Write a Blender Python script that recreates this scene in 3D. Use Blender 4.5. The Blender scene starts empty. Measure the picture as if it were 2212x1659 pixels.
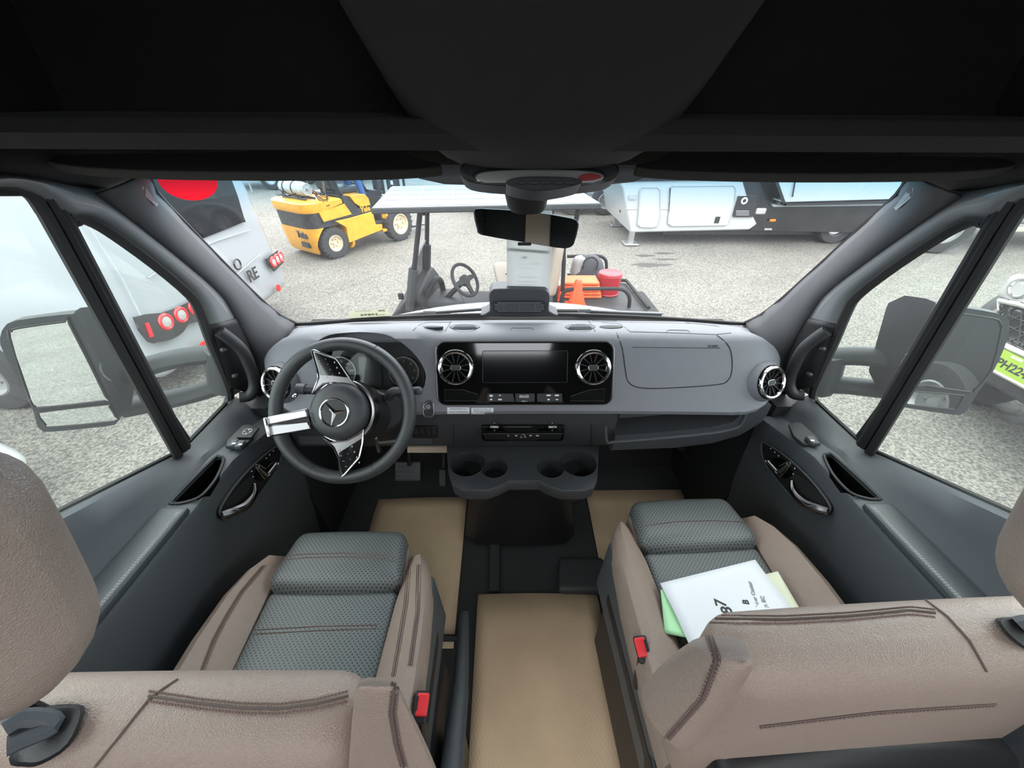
import bpy, bmesh, math, random
from mathutils import Vector, Matrix, Quaternion
random.seed(7)
scene = bpy.context.scene
COL = scene.collection
R = math.radians

# ------------------------------------------------------------------ camera
TH, PS, RO, HC, F = R(35.0), R(-0.76), R(0.28), 1.5, 831.0
_f = Vector((-math.sin(PS) * math.cos(TH), math.cos(PS) * math.cos(TH), -math.sin(TH)))
_r0 = Vector((math.cos(PS), math.sin(PS), 0))
_u0 = _r0.cross(_f)
_r = _r0 * math.cos(RO) + _u0 * math.sin(RO)
_u = _u0 * math.cos(RO) - _r0 * math.sin(RO)
CP = Vector((-0.05, 0.0, HC))
cam_d = bpy.data.cameras.new('camera')
cam_d.sensor_width = 36.0
cam_d.lens = 36.0 * F / 2212.0
cam_d.clip_start = 0.01
cam_d.clip_end = 200
cam = bpy.data.objects.new('camera', cam_d)
COL.objects.link(cam)
cam.matrix_world = Matrix(((_r.x, _u.x, -_f.x, CP.x), (_r.y, _u.y, -_f.y, CP.y), (_r.z, _u.z, -_f.z, CP.z), (0, 0, 0, 1)))
scene.camera = cam

# ------------------------------------------------------------------ overcast sky and exposure
world = bpy.data.worlds.new('overcast_sky')
scene.world = world
world.use_nodes = True
wn, wl = world.node_tree.nodes, world.node_tree.links
wn.clear()
w_out = wn.new('ShaderNodeOutputWorld')
w_bg = wn.new('ShaderNodeBackground')
w_co = wn.new('ShaderNodeTexCoord')
w_sep = wn.new('ShaderNodeSeparateXYZ')
w_ramp = wn.new('ShaderNodeValToRGB')
wl.new(w_co.outputs['Generated'], w_sep.inputs[0])
wl.new(w_sep.outputs['Z'], w_ramp.inputs[0])
wl.new(w_ramp.outputs[0], w_bg.inputs[0])
wl.new(w_bg.outputs[0], w_out.inputs[0])
w_ramp.color_ramp.elements[0].position = 0.0
w_ramp.color_ramp.elements[0].color = (0.80, 0.86, 0.95, 1)
w_ramp.color_ramp.elements[1].position = 0.9
w_ramp.color_ramp.elements[1].color = (1.0, 1.0, 1.0, 1)
w_bg.inputs[1].default_value = 6.4
vs = scene.view_settings
vs.view_transform = 'Standard'
vs.look = 'None'
vs.gamma = 1.0
vs.use_curve_mapping = False
vs.exposure = 0.0

# ------------------------------------------------------------------ pixel rays of the photograph (for measuring places)
def ray(x, y):
    return _f + _r * ((x - 1106) / F) + _u * ((829.5 - y) / F)
def at(x, y, X=None, Y=None, Z=None, D=None):
    r = ray(x, y)
    if X is not None: k = (X - CP.x) / r.x
    elif Y is not None: k = (Y - CP.y) / r.y
    elif Z is not None: k = (Z - CP.z) / r.z
    else: k = D
    return CP + r * k
SA, SK, SZ = 0.92, 0.14, 0.80          # the plane of the door glass: |X| = SA - SK (Z - SZ)
def side(x, y, off=0.0):
    r = ray(x, y)
    s = -1 if x < 1106 else 1
    t = (SA + off - s * CP.x - SK * (HC - SZ)) / (s * r.x + SK * r.z)
    return CP + r * t
def mx(p):
    return Vector((-p[0], p[1], p[2]))
def pl(p, o, n):
    "point of the ray through pixel p on the plane through o with normal n"
    r = ray(*p)
    return CP + r * ((o - CP).dot(n) / r.dot(n))

# ------------------------------------------------------------------ materials
MATS = {}
def mat(name, col, rough=0.5, metal=0.0, bump=0.0, bscale=200.0, var=0.0, vscale=5.0, coat=0.0, spec=0.5, emis=0.0, sheen=0.0):
    m = bpy.data.materials.new(name)
    m.use_nodes = True
    n, l = m.node_tree.nodes, m.node_tree.links
    b = n['Principled BSDF']
    b.inputs['Base Color'].default_value = (*col, 1)
    b.inputs['Roughness'].default_value = rough
    b.inputs['Metallic'].default_value = metal
    b.inputs['Specular IOR Level'].default_value = spec
    b.inputs['Coat Weight'].default_value = coat
    b.inputs['Coat Roughness'].default_value = 0.05
    if sheen: b.inputs['Sheen Weight'].default_value = sheen
    if emis:
        b.inputs['Emission Color'].default_value = (*col, 1)
        b.inputs['Emission Strength'].default_value = emis
    co = n.new('ShaderNodeTexCoord')
    if bump:
        t = n.new('ShaderNodeTexNoise'); t.inputs['Scale'].default_value = bscale; t.inputs['Detail'].default_value = 3
        u = n.new('ShaderNodeBump'); u.inputs['Strength'].default_value = bump; u.inputs['Distance'].default_value = 0.002
        l.new(co.outputs['Object'], t.inputs['Vector']); l.new(t.outputs[0], u.inputs['Height']); l.new(u.outputs[0], b.inputs['Normal'])
    if var:
        t = n.new('ShaderNodeTexNoise'); t.inputs['Scale'].default_value = vscale; t.inputs['Detail'].default_value = 4
        c = n.new('ShaderNodeValToRGB')
        c.color_ramp.elements[0].position = 0.3; c.color_ramp.elements[1].position = 0.7
        c.color_ramp.elements[0].color = (*[x * (1 - var) for x in col], 1)
        c.color_ramp.elements[1].color = (*[min(1, x * (1 + var)) for x in col], 1)
        l.new(co.outputs['Object'], t.inputs['Vector']); l.new(t.outputs[0], c.inputs[0]); l.new(c.outputs[0], b.inputs['Base Color'])
    MATS[name] = m
    return m
def nodes_of(m):
    return m.node_tree.nodes, m.node_tree.links, m.node_tree.nodes['Principled BSDF']
def glass(name, tint, refl=0.06, tint_top=None, z0=0, z1=1, veil=0.0, rough=0.0):
    m = bpy.data.materials.new(name); m.use_nodes = True
    n, l = m.node_tree.nodes, m.node_tree.links
    n.clear()
    o = n.new('ShaderNodeOutputMaterial'); tr = n.new('ShaderNodeBsdfTransparent'); gl = n.new('ShaderNodeBsdfGlossy')
    gl.inputs['Roughness'].default_value = rough
    mi = n.new('ShaderNodeMixShader'); lw = n.new('ShaderNodeLayerWeight'); mu = n.new('ShaderNodeMath'); mu.operation = 'MULTIPLY_ADD'
    lw.inputs['Blend'].default_value = 0.25
    mu.inputs[1].default_value = 0.12; mu.inputs[2].default_value = refl
    l.new(lw.outputs['Facing'], mu.inputs[0])
    tr.inputs[0].default_value = (*tint, 1)
    if tint_top:
        co = n.new('ShaderNodeTexCoord'); sp = n.new('ShaderNodeSeparateXYZ'); mr = n.new('ShaderNodeMapRange'); mc = n.new('ShaderNodeMix'); mc.data_type = 'RGBA'
        l.new(co.outputs['Object'], sp.inputs[0]); l.new(sp.outputs['Z'], mr.inputs[0])
        mr.inputs[1].default_value = z0; mr.inputs[2].default_value = z1
        l.new(mr.outputs[0], mc.inputs['Factor']); mc.inputs['A'].default_value = (*tint, 1); mc.inputs['B'].default_value = (*tint_top, 1)
        l.new(mc.outputs['Result'], tr.inputs[0])
    l.new(mu.outputs[0], mi.inputs[0]); l.new(tr.outputs[0], mi.inputs[1]); l.new(gl.outputs[0], mi.inputs[2])
    last = mi
    if veil:  # translucent veil put into the glass for the hazy, washed-out view
        df = n.new('ShaderNodeBsdfTranslucent'); df.inputs[0].default_value = (.95, .95, .93, 1)
        m2 = n.new('ShaderNodeMixShader'); m2.inputs[0].default_value = veil
        l.new(mi.outputs[0], m2.inputs[1]); l.new(df.outputs[0], m2.inputs[2]); last = m2
    l.new(last.outputs[0], o.inputs[0])
    MATS[name] = m
    return m

mat('dash_grey', (.165, .170, .190), .48, bump=.35, bscale=900)
mat('dash_dark', (.045, .048, .053), .5, bump=.35, bscale=900)
mat('door_grey', (.066, .074, .081), .42, bump=.35, bscale=900)
mat('door_dark', (.022, .024, .026), .5, bump=.3, bscale=900)
mat('pillar_grey', (.085, .087, .092), .6, bump=.3, bscale=700)
mat('headliner', (.016, .0155, .015), .9, bump=.4, bscale=500, sheen=.05)
mat('visor', (.035, .034, .032), .8, bump=.3, bscale=500)
mat('black_plastic', (.012, .012, .013), .45, bump=.25, bscale=800)
mat('rubber', (.012, .012, .012), .65)
mat('piano', (.004, .004, .004), .06, coat=.6)
mat('screen', (.003, .003, .004), .10, coat=.4)
mat('chrome', (.75, .75, .76), .13, 1.0)
mat('satin', (.42, .42, .43), .34, 1.0)
mat('dark_satin', (.22, .21, .215), .25, 1.0)
mat('white_print', (.75, .75, .75), .6)
mat('grey_print', (.33, .33, .33), .7)
mat('black_print', (.02, .02, .02), .6)
mat('van_silver', (.20, .21, .215), .35, .2, coat=.3)
mat('recess_shade_black', (.003, .003, .003), .6, spec=.08)  # near-black that puts the shade of the pockets into the colour
mat('wheel_leather', (.030, .032, .034), .36, bump=.3, bscale=1200)
mat('floor_rubber', (.030, .032, .034), .5, bump=.4, bscale=400)
mat('carpet', (.014, .014, .015), .95, bump=.6, bscale=600)
mat('red_plastic', (.75, .035, .045), .35)
mat('paper_white', (.78, .80, .84), .7, bump=.15, bscale=12)
mat('paper_green', (.45, .80, .45), .7)
mat('paper_cream', (.74, .76, .58), .7)
mat('stitch', (.17, .11, .095), .8)
mat('stitch_light', (.40, .40, .38), .8)
mat('piping_tan', (.44, .34, .26), .5)
mat('mirror', (.72, .76, .75), .015, 1.0)
mat('mirror_dark', (.30, .32, .33), .02, 1.0)
mat('beige_wall', (.50, .40, .31), .6)
mat('dark_wall', (.035, .04, .042), .7)
glass('windshield', (.93, .955, .945), .02, (.16, .52, .72), 1.305, 1.415, veil=.008)
glass('side_glass', (.78, .86, .82), .02, veil=.02)
glass('clear_cover', (.85, .85, .85), .01)
glass('smoke_glass', (.25, .25, .26), .06)

def leather(name, col, crease=.35, perf=None, rough=.42):
    m = mat(name, col, rough)
    n, l, b = nodes_of(m)
    co = n.new('ShaderNodeTexCoord')
    v = n.new('ShaderNodeTexVoronoi'); v.feature = 'DISTANCE_TO_EDGE'; v.inputs['Scale'].default_value = 330
    t = n.new('ShaderNodeTexNoise'); t.inputs['Scale'].default_value = 45; t.inputs['Detail'].default_value = 5
    a = n.new('ShaderNodeMath'); a.operation = 'MULTIPLY_ADD'; a.inputs[1].default_value = .8
    mp = n.new('ShaderNodeMapping'); mp.inputs['Scale'].default_value = (1, 1, 1)
    l.new(co.outputs['Object'], mp.inputs[0])
    l.new(mp.outputs[0], v.inputs['Vector']); l.new(mp.outputs[0], t.inputs['Vector'])
    l.new(v.outputs[0], a.inputs[0]); l.new(t.outputs[0], a.inputs[2])
    u = n.new('ShaderNodeBump'); u.inputs['Strength'].default_value = crease; u.inputs['Distance'].default_value = .003
    l.new(a.outputs[0], u.inputs['Height']); l.new(u.outputs[0], b.inputs['Normal'])
    if perf:
        # rows of round punched holes, offset every second row
        sp = n.new('ShaderNodeSeparateXYZ'); l.new(co.outputs['Object'], sp.inputs[0])
        def fr(src, add, sc):
            x = n.new('ShaderNodeMath'); x.operation = 'MULTIPLY_ADD'; x.inputs[1].default_value = sc; x.inputs[2].default_value = add
            l.new(src, x.inputs[0])
            y = n.new('ShaderNodeMath'); y.operation = 'FRACT'; l.new(x.outputs[0], y.inputs[0])
            z = n.new('ShaderNodeMath'); z.operation = 'SUBTRACT'; l.new(y.outputs[0], z.inputs[0]); z.inputs[1].default_value = .5
            q = n.new('ShaderNodeMath'); q.operation = 'POWER'; l.new(z.outputs[0], q.inputs[0]); q.inputs[1].default_value = 2
            return q.outputs[0]
        ds = []
        for k in (0, .5):
            s = n.new('ShaderNodeMath'); s.operation = 'ADD'
            l.new(fr(sp.outputs['X'], k, perf), s.inputs[0]); l.new(fr(sp.outputs['Y'], k, perf), s.inputs[1]); ds.append(s.outputs[0])
        mn = n.new('ShaderNodeMath'); mn.operation = 'MINIMUM'; l.new(ds[0], mn.inputs[0]); l.new(ds[1], mn.inputs[1])
        lt = n.new('ShaderNodeMath'); lt.operation = 'LESS_THAN'; l.new(mn.outputs[0], lt.inputs[0]); lt.inputs[1].default_value = .028
        mc = n.new('ShaderNodeMix'); mc.data_type = 'RGBA'
        mc.inputs['A'].default_value = (*col, 1); mc.inputs['B'].default_value = (*[x * .18 for x in col], 1)
        l.new(lt.outputs[0], mc.inputs['Factor']); l.new(mc.outputs['Result'], b.inputs['Base Color'])
    return m
leather('tan_leather', (.305, .232, .192), .5)
leather('grey_leather', (.120, .130, .132), .15, perf=95.0)
leather('grey_leather_plain', (.085, .093, .095), .15)
leather('door_leather', (.055, .060, .066), .15, rough=.38)

def kraft(name, col):
    m = mat(name, col, .75)
    n, l, b = nodes_of(m)
    co = n.new('ShaderNodeTexCoord'); mp = n.new('ShaderNodeMapping'); mp.inputs['Rotation'].default_value = (0, 0, R(38)); mp.inputs['Scale'].default_value = (1, .45, 1)
    v = n.new('ShaderNodeTexVoronoi'); v.inputs['Scale'].default_value = 130; v.inputs['Randomness'].default_value = .15
    l.new(co.outputs['Object'], mp.inputs[0]); l.new(mp.outputs[0], v.inputs['Vector'])
    u = n.new('ShaderNodeBump'); u.inputs['Strength'].default_value = .55; u.inputs['Distance'].default_value = .002
    l.new(v.outputs[0], u.inputs['Height']); l.new(u.outputs[0], b.inputs['Normal'])
    t = n.new('ShaderNodeTexNoise'); t.inputs['Scale'].default_value = 6
    c = n.new('ShaderNodeValToRGB'); c.color_ramp.elements[0].position = .35; c.color_ramp.elements[1].position = .65
    c.color_ramp.elements[0].color = (*[x * .93 for x in col], 1); c.color_ramp.elements[1].color = (*[x * 1.05 for x in col], 1)
    l.new(co.outputs['Object'], t.inputs['Vector']); l.new(t.outputs[0], c.inputs[0]); l.new(c.outputs[0], b.inputs['Base Color'])
kraft('kraft', (.66, .49, .32))

# ------------------------------------------------------------------ mesh helpers
ORG = {}                                   # world origin of things whose parts are drawn in world coordinates
def frame(o, x, y, z):
    return Matrix(((x[0], y[0], z[0], o[0]), (x[1], y[1], z[1], o[1]), (x[2], y[2], z[2], o[2]), (0, 0, 0, 1)))
def resample(P, n, closed=False):
    P = [Vector(p) for p in P]
    if closed: P = P + [P[0]]
    L = [0.0]
    for a, b in zip(P, P[1:]): L.append(L[-1] + (b - a).length)
    out = []
    m = n if closed else n - 1
    j = 0
    for i in range(n):
        t = L[-1] * i / m
        while j < len(P) - 2 and L[j + 1] < t: j += 1
        s = L[j + 1] - L[j]
        out.append(P[j].lerp(P[j + 1], (t - L[j]) / s if s > 1e-9 else 0))
    return out
def smooth(P, n=4, closed=False):
    "Catmull-Rom through the points"
    P = [Vector(p) for p in P]
    out = []
    N = len(P)
    rng = range(N) if closed else range(N - 1)
    for i in rng:
        p1, p2 = P[i], P[(i + 1) % N]
        p0 = P[i - 1] if (i > 0 or closed) else p1
        p3 = P[(i + 2) % N] if (i + 2 < N or closed) else p2
        for k in range(n):
            t = k / n
            out.append(0.5 * ((2 * p1) + (p2 - p0) * t + (2 * p0 - 5 * p1 + 4 * p2 - p3) * t * t + (3 * p1 - p0 - 3 * p2 + p3) * t ** 3))
    if not closed: out.append(P[-1])
    return out
def rrect(w, h, r, n=5, cx=0, cy=0):
    P = []
    for sx, sy, a0 in ((1, 1, 0), (-1, 1, 90), (-1, -1, 180), (1, -1, 270)):
        for k in range(n + 1):
            a = R(a0 + 90 * k / n)
            P.append((cx + sx * (w / 2 - r) + r * math.cos(a), cy + sy * (h / 2 - r) + r * math.sin(a)))
    return P
def circ(r, n=24, cx=0, cy=0, ry=None):
    ry = ry or r
    return [(cx + r * math.cos(2 * math.pi * k / n), cy + ry * math.sin(2 * math.pi * k / n)) for k in range(n)]

class MB:
    def __init__(s):
        s.v, s.f = [], []
    def add(s, V, Fs, M=None):
        b = len(s.v)
        s.v += [(M @ Vector(p)) if M is not None else Vector(p) for p in V]
        s.f += [[i + b for i in f] for f in Fs]
        return s
    def box(s, c, d, M=None):
        x, y, z = d[0] / 2, d[1] / 2, d[2] / 2
        V = [(c[0] + i * x, c[1] + j * y, c[2] + k * z) for k in (-1, 1) for j in (-1, 1) for i in (-1, 1)]
        return s.add(V, [(0, 2, 3, 1), (4, 5, 7, 6), (0, 1, 5, 4), (2, 6, 7, 3), (0, 4, 6, 2), (1, 3, 7, 5)], M)
    def hexa(s, B, T, M=None):
        "B, T: four corners each, in turn"
        return s.add(list(B) + list(T), [(3, 2, 1, 0), (4, 5, 6, 7), (0, 1, 5, 4), (1, 2, 6, 5), (2, 3, 7, 6), (3, 0, 4, 7)], M)
    def prism(s, P, z0, z1, M=None, sc=1.0, c=(0, 0)):
        "P: outline in the xy plane, extruded from z0 to z1"
        n = len(P)
        V = [(p[0], p[1], z0) for p in P] + [(c[0] + (p[0] - c[0]) * sc, c[1] + (p[1] - c[1]) * sc, z1) for p in P]
        Fs = [list(range(n))[::-1], list(range(n, 2 * n))] + [[i, (i + 1) % n, n + (i + 1) % n, n + i] for i in range(n)]
        return s.add(V, Fs, M)
    def ext(s, P, d):
        "P: outline of world points, extruded by the vector d"
        n = len(P); d = Vector(d)
        V = [Vector(p) for p in P] + [Vector(p) + d for p in P]
        Fs = [list(range(n))[::-1], list(range(n, 2 * n))] + [[i, (i + 1) % n, n + (i + 1) % n, n + i] for i in range(n)]
        return s.add(V, Fs)
    def loft(s, S, closed=True, cap=True):
        n = len(S[0]); V = [p for q in S for p in q]; Fs = []
        for a in range(len(S) - 1):
            for i in range(n if closed else n - 1):
                j = (i + 1) % n
                Fs.append([a * n + i, a * n + j, (a + 1) * n + j, (a + 1) * n + i])
        if cap and closed:
            Fs.append(list(range(n))[::-1]); Fs.append([(len(S) - 1) * n + i for i in range(n)])
        return s.add(V, Fs)
    def tube(s, P, r, n=8, closed=False, flat=1.0, upv=None):
        P = [Vector(p) for p in P]; m = len(P); S = []
        nrm = None
        for i in range(m):
            a = P[i - 1] if (i > 0 or closed) else P[i]
            b = P[(i + 1) % m] if (i < m - 1 or closed) else P[i]
            t = (b - a).normalized()
            if nrm is None:
                nrm = Vector(upv) if upv is not None else (Vector((0, 0, 1)) if abs(t.z) < .9 else Vector((1, 0, 0)))
            nrm = (nrm - t * nrm.dot(t)).normalized()
            bi = t.cross(nrm)
            rr = r[i] if isinstance(r, (list, tuple)) else r
            S.append([P[i] + nrm * (rr * flat * math.cos(2 * math.pi * k / n)) + bi * (rr * math.sin(2 * math.pi * k / n)) for k in range(n)])
        if closed:
            S.append(S[0]); return s.loft(S, True, False)
        return s.loft(S)
    def lathe(s, prof, M=None, n=24, cap=True):
        "prof: (radius, height) along local z"
        S = [[(r * math.cos(2 * math.pi * k / n), r * math.sin(2 * math.pi * k / n), h) for k in range(n)] for r, h in prof]
        b = MB().loft(S, True, cap)
        return s.add(b.v, b.f, M)
    def ring(s, r, t, M=None, n=32, k=8, tz=None):
        "torus in the local xy plane"
        tz = tz or t
        S = [[((r + t * math.cos(2 * math.pi * j / k)) * math.cos(2 * math.pi * i / n), (r + t * math.cos(2 * math.pi * j / k)) * math.sin(2 * math.pi * i / n), tz * math.sin(2 * math.pi * j / k)) for j in range(k)] for i in range(n)]
        S.append(S[0])
        b = MB().loft(S, True, False)
        return s.add(b.v, b.f, M)
    def ball(s, c, d, M=None, n=16, m=10):
        V = [(c[0], c[1], c[2] + d[2])]; Fs = []
        for i in range(1, m):
            a = math.pi * i / m
            V += [(c[0] + d[0] * math.sin(a) * math.cos(2 * math.pi * j / n), c[1] + d[1] * math.sin(a) * math.sin(2 * math.pi * j / n), c[2] + d[2] * math.cos(a)) for j in range(n)]
        V.append((c[0], c[1], c[2] - d[2])); e = len(V) - 1
        for j in range(n):
            k = (j + 1) % n
            Fs.append([0, 1 + j, 1 + k]); Fs.append([e, e - n + k, e - n + j])
            for i in range(m - 2): Fs.append([1 + i * n + j, 1 + (i + 1) * n + j, 1 + (i + 1) * n + k, 1 + i * n + k])
        return s.add(V, Fs, M)
    def rhex(s, C, r, bulge=(0, 0, 0), n=8, M=None):
        "rounded box mapped onto eight corners C[k][j][i] given as a flat list (i fastest); r metres; bulge along each axis"
        C = [Vector(c) for c in C]
        h = Vector((((C[1] - C[0]).length + (C[7] - C[6]).length) / 4, ((C[2] - C[0]).length + (C[7] - C[5]).length) / 4, ((C[4] - C[0]).length + (C[7] - C[3]).length) / 4))
        r = min(r, h.x * .98, h.y * .98, h.z * .98)
        idx, V, Fs = {}, [], []
        ts = []
        for ax in range(3):
            e = min(.9, 1 - r / h[ax])
            k = [-1] + [-1 + (1 - e) * q for q in (.12, .3, .6, 1)] + [-e + 2 * e * i / n for i in range(1, n)] + [1 - (1 - e) * q for q in (1, .6, .3, .12)] + [1]
            ts.append(sorted(set(round(x, 6) for x in k)))
        def vert(q):
            key = tuple(round(x, 5) for x in q)
            if key in idx: return idx[key]
            p = Vector((q[0] * h.x, q[1] * h.y, q[2] * h.z))
            inn = Vector([max(-(h[a] - r), min(h[a] - r, p[a])) for a in range(3)])
            d = p - inn
            if d.length > 1e-9: p = inn + d.normalized() * r
            u = [p[a] / h[a] for a in range(3)]
            w = [(1 + x) / 2 for x in u]
            P = Vector((0, 0, 0))
            for k in range(2):
                for j in range(2):
                    for i in range(2):
                        P += C[4 * k + 2 * j + i] * ((w[0] if i else 1 - w[0]) * (w[1] if j else 1 - w[1]) * (w[2] if k else 1 - w[2]))
            ex = [(C[1] - C[0]).normalized(), (C[2] - C[0]).normalized(), (C[4] - C[0]).normalized()]
            for a in range(3):
                if bulge[a]:
                    o = [x for x in range(3) if x != a]
                    P += ex[a] * (bulge[a] * u[a] * (1 - u[o[0]] ** 2) * (1 - u[o[1]] ** 2))
            idx[key] = len(V); V.append(P)
            return idx[key]
        for a in range(3):
            o = [x for x in range(3) if x != a]
            for sg in (-1, 1):
                A, B = ts[o[0]], ts[o[1]]
                for i in range(len(A) - 1):
                    for j in range(len(B) - 1):
                        f = []
                        for x, y in ((A[i], B[j]), (A[i + 1], B[j]), (A[i + 1], B[j + 1]), (A[i], B[j + 1])):
                            q = [0, 0, 0]; q[a] = sg; q[o[0]] = x; q[o[1]] = y
                            f.append(vert(q))
                        if len(set(f)) > 2: Fs.append(f)
        return s.add(V, Fs, M)
    def rbox(s, c, d, r, bulge=(0, 0, 0), n=4, M=None):
        x, y, z = d[0] / 2, d[1] / 2, d[2] / 2
        return s.rhex([(c[0] + i * x, c[1] + j * y, c[2] + k * z) for k in (-1, 1) for j in (-1, 1) for i in (-1, 1)], r, bulge, n, M)
    def build(s, name, m, parent=None, local=False, flat=False, bevel=0.0, seg=2, solid=0.0, sub=0, ang=38):
        off = Vector((0, 0, 0))
        if parent is not None:
            if not local: off = ORG.get(parent.name, Vector((0, 0, 0)))
        elif not local:
            lo = [min(v[i] for v in s.v) for i in range(3)]; hi = [max(v[i] for v in s.v) for i in range(3)]
            off = Vector(((lo[0] + hi[0]) / 2, (lo[1] + hi[1]) / 2, lo[2]))
        me = bpy.data.meshes.new(name)
        me.from_pydata([tuple(v - off) for v in s.v], [], s.f)
        bm = bmesh.new(); bm.from_mesh(me)
        bmesh.ops.remove_doubles(bm, verts=bm.verts, dist=1e-6)
        bmesh.ops.recalc_face_normals(bm, faces=bm.faces)
        bm.to_mesh(me); bm.free()
        if not flat:
            for p in me.polygons: p.use_smooth = True
            me.set_sharp_from_angle(angle=R(ang))
        me.materials.append(MATS[m] if isinstance(m, str) else m)
        o = bpy.data.objects.new(name, me)
        COL.objects.link(o)
        if parent is not None:
            o.parent = parent
            ORG[o.name] = off.copy()
        elif not local:
            o.location = off
            ORG[o.name] = off.copy()
        if solid:
            q = o.modifiers.new('thickness', 'SOLIDIFY'); q.thickness = solid; q.offset = 0
        if sub:
            q = o.modifiers.new('smooth', 'SUBSURF'); q.levels = sub; q.render_levels = sub
        if bevel:
            q = o.modifiers.new('bevel', 'BEVEL'); q.width = bevel; q.segments = seg; q.limit_method = 'ANGLE'; q.angle_limit = R(35)
        return o
def tag(o, label=None, cat=None, group=None, kind=None):
    if label: o['label'] = label
    if cat: o['category'] = cat
    if group: o['group'] = group
    if kind: o['kind'] = kind
    return o
def thing(name, loc, label=None, cat=None, group=None, kind=None):
    o = bpy.data.objects.new(name, None)
    o.empty_display_size = .1
    COL.objects.link(o)
    o.location = loc
    ORG[o.name] = Vector(loc)
    return tag(o, label, cat, group, kind)
def copy_tree(o, parent=None):
    c = o.copy(); COL.objects.link(c); c.parent = parent
    for k in list(o.children): copy_tree(k, c)
    return c
def cut(o, cutters):
    "subtract closed cutters (drawn in world coordinates) from the mesh object o"
    off = ORG.get(o.name, Vector((0, 0, 0)))
    if o.parent is not None: off = ORG.get(o.parent.name, off)
    tmp = []
    for b in cutters:
        me = bpy.data.meshes.new('cutter'); me.from_pydata([tuple(Vector(v)) for v in b.v], [], b.f)
        bm = bmesh.new(); bm.from_mesh(me); bmesh.ops.recalc_face_normals(bm, faces=bm.faces); bm.to_mesh(me); bm.free()
        c = bpy.data.objects.new('cutter', me); COL.objects.link(c); tmp.append(c)
        q = o.modifiers.new('cut', 'BOOLEAN'); q.operation = 'DIFFERENCE'; q.solver = 'EXACT'; q.object = c
    bpy.context.view_layer.update()
    dg = bpy.context.evaluated_depsgraph_get()
    me = bpy.data.meshes.new_from_object(o.evaluated_get(dg))
    o.modifiers.clear()
    o.data = me
    for p in me.polygons: p.use_smooth = True
    me.set_sharp_from_angle(angle=R(35))
    for c in tmp:
        d = c.data; bpy.data.objects.remove(c); bpy.data.meshes.remove(d)
def text(name, body, size, M, m, parent=None, depth=.0006, mirror=False, bold=0.0, local=False, fit=None):
    cu = bpy.data.curves.new(name, 'FONT'); cu.body = body; cu.size = size; cu.align_x = 'CENTER'; cu.align_y = 'CENTER'
    cu.extrude = depth / 2; cu.offset = bold; cu.resolution_u = 3
    t = bpy.data.objects.new(name, cu); COL.objects.link(t)
    bpy.context.view_layer.update()
    me = bpy.data.meshes.new_from_object(t.evaluated_get(bpy.context.evaluated_depsgraph_get()))
    bpy.data.objects.remove(t); bpy.data.curves.remove(cu)
    w = max((abs(v.co.x) for v in me.vertices), default=1)
    k = (fit / 2 / w) if fit else 1.0
    b = MB()
    b.v = [M @ Vector(((-v.co.x if mirror else v.co.x) * k, v.co.y, v.co.z)) for v in me.vertices]
    b.f = [list(p.vertices) for p in me.polygons]
    bpy.data.meshes.remove(me)
    return b.build(name, m, parent, local=local, flat=True)
def band(A, B, n=24, bul=None, k=4):
    "strip between two polylines; bul: vector the middle is pushed out by"
    A, B = resample(A, n), resample(B, n)
    S = []
    for a, b in zip(A, B):
        row = []
        for j in range(k + 1):
            t = j / k
            p = a.lerp(b, t)
            if bul is not None: p = p + Vector(bul) * (4 * t * (1 - t))
            row.append(p)
        S.append(row)
    return MB().loft(S, closed=False)
def stitches(P, n, L=.004, r=.0011):
    "a row of thread stitches along a line"
    b = MB(); Q = resample(P, n + 1)
    for a, c in zip(Q, Q[1:]):
        d = (c - a)
        if d.length < 1e-6: continue
        e = d.normalized() * min(L / 2, d.length * .36)
        m = (a + c) / 2
        b.tube([m - e, m + e], r, 4)
    return b
# ================================================================== ground and shell
GZ = -0.75
m = mat('asphalt', (.27, .26, .235), .9)
n, l, b = nodes_of(m)
co = n.new('ShaderNodeTexCoord')
def _ramp(src, p0, c0, p1, c1):
    c = n.new('ShaderNodeValToRGB'); c.color_ramp.elements[0].position = p0; c.color_ramp.elements[1].position = p1
    c.color_ramp.elements[0].color = (*c0, 1); c.color_ramp.elements[1].color = (*c1, 1); l.new(src, c.inputs[0]); return c.outputs[0]
def _noise(sc, det=3):
    t = n.new('ShaderNodeTexNoise'); t.inputs['Scale'].default_value = sc; t.inputs['Detail'].default_value = det; l.new(co.outputs['Object'], t.inputs['Vector']); return t.outputs[0]
def _mul(a, b_, f=1.0):
    x = n.new('ShaderNodeMix'); x.data_type = 'RGBA'; x.blend_type = 'MULTIPLY'; x.inputs['Factor'].default_value = f
    l.new(a, x.inputs['A']); l.new(b_, x.inputs['B']); return x.outputs['Result']
base = _ramp(_noise(55, 4), .36, (.070, .068, .062), .66, (.243, .231, .203))
big = _ramp(_noise(.9, 4), .3, (.80, .80, .80), .7, (1.05, 1.05, 1.05))
vo = n.new('ShaderNodeTexVoronoi'); vo.feature = 'DISTANCE_TO_EDGE'; vo.inputs['Scale'].default_value = .55
wp = n.new('ShaderNodeTexNoise'); wp.inputs['Scale'].default_value = 2.2; wp.inputs['Detail'].default_value = 6
vm = n.new('ShaderNodeMix'); vm.data_type = 'VECTOR'; vm.inputs['Factor'].default_value = .35
l.new(co.outputs['Object'], wp.inputs['Vector']); l.new(co.outputs['Object'], vm.inputs['A']); l.new(wp.outputs['Color'], vm.inputs['B']); l.new(vm.outputs['Result'], vo.inputs['Vector'])
crack = _ramp(vo.outputs[0], .0, (.55, .55, .55), .010, (1, 1, 1))
l.new(_mul(_mul(base, big), crack, .45), b.inputs['Base Color'])
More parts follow.
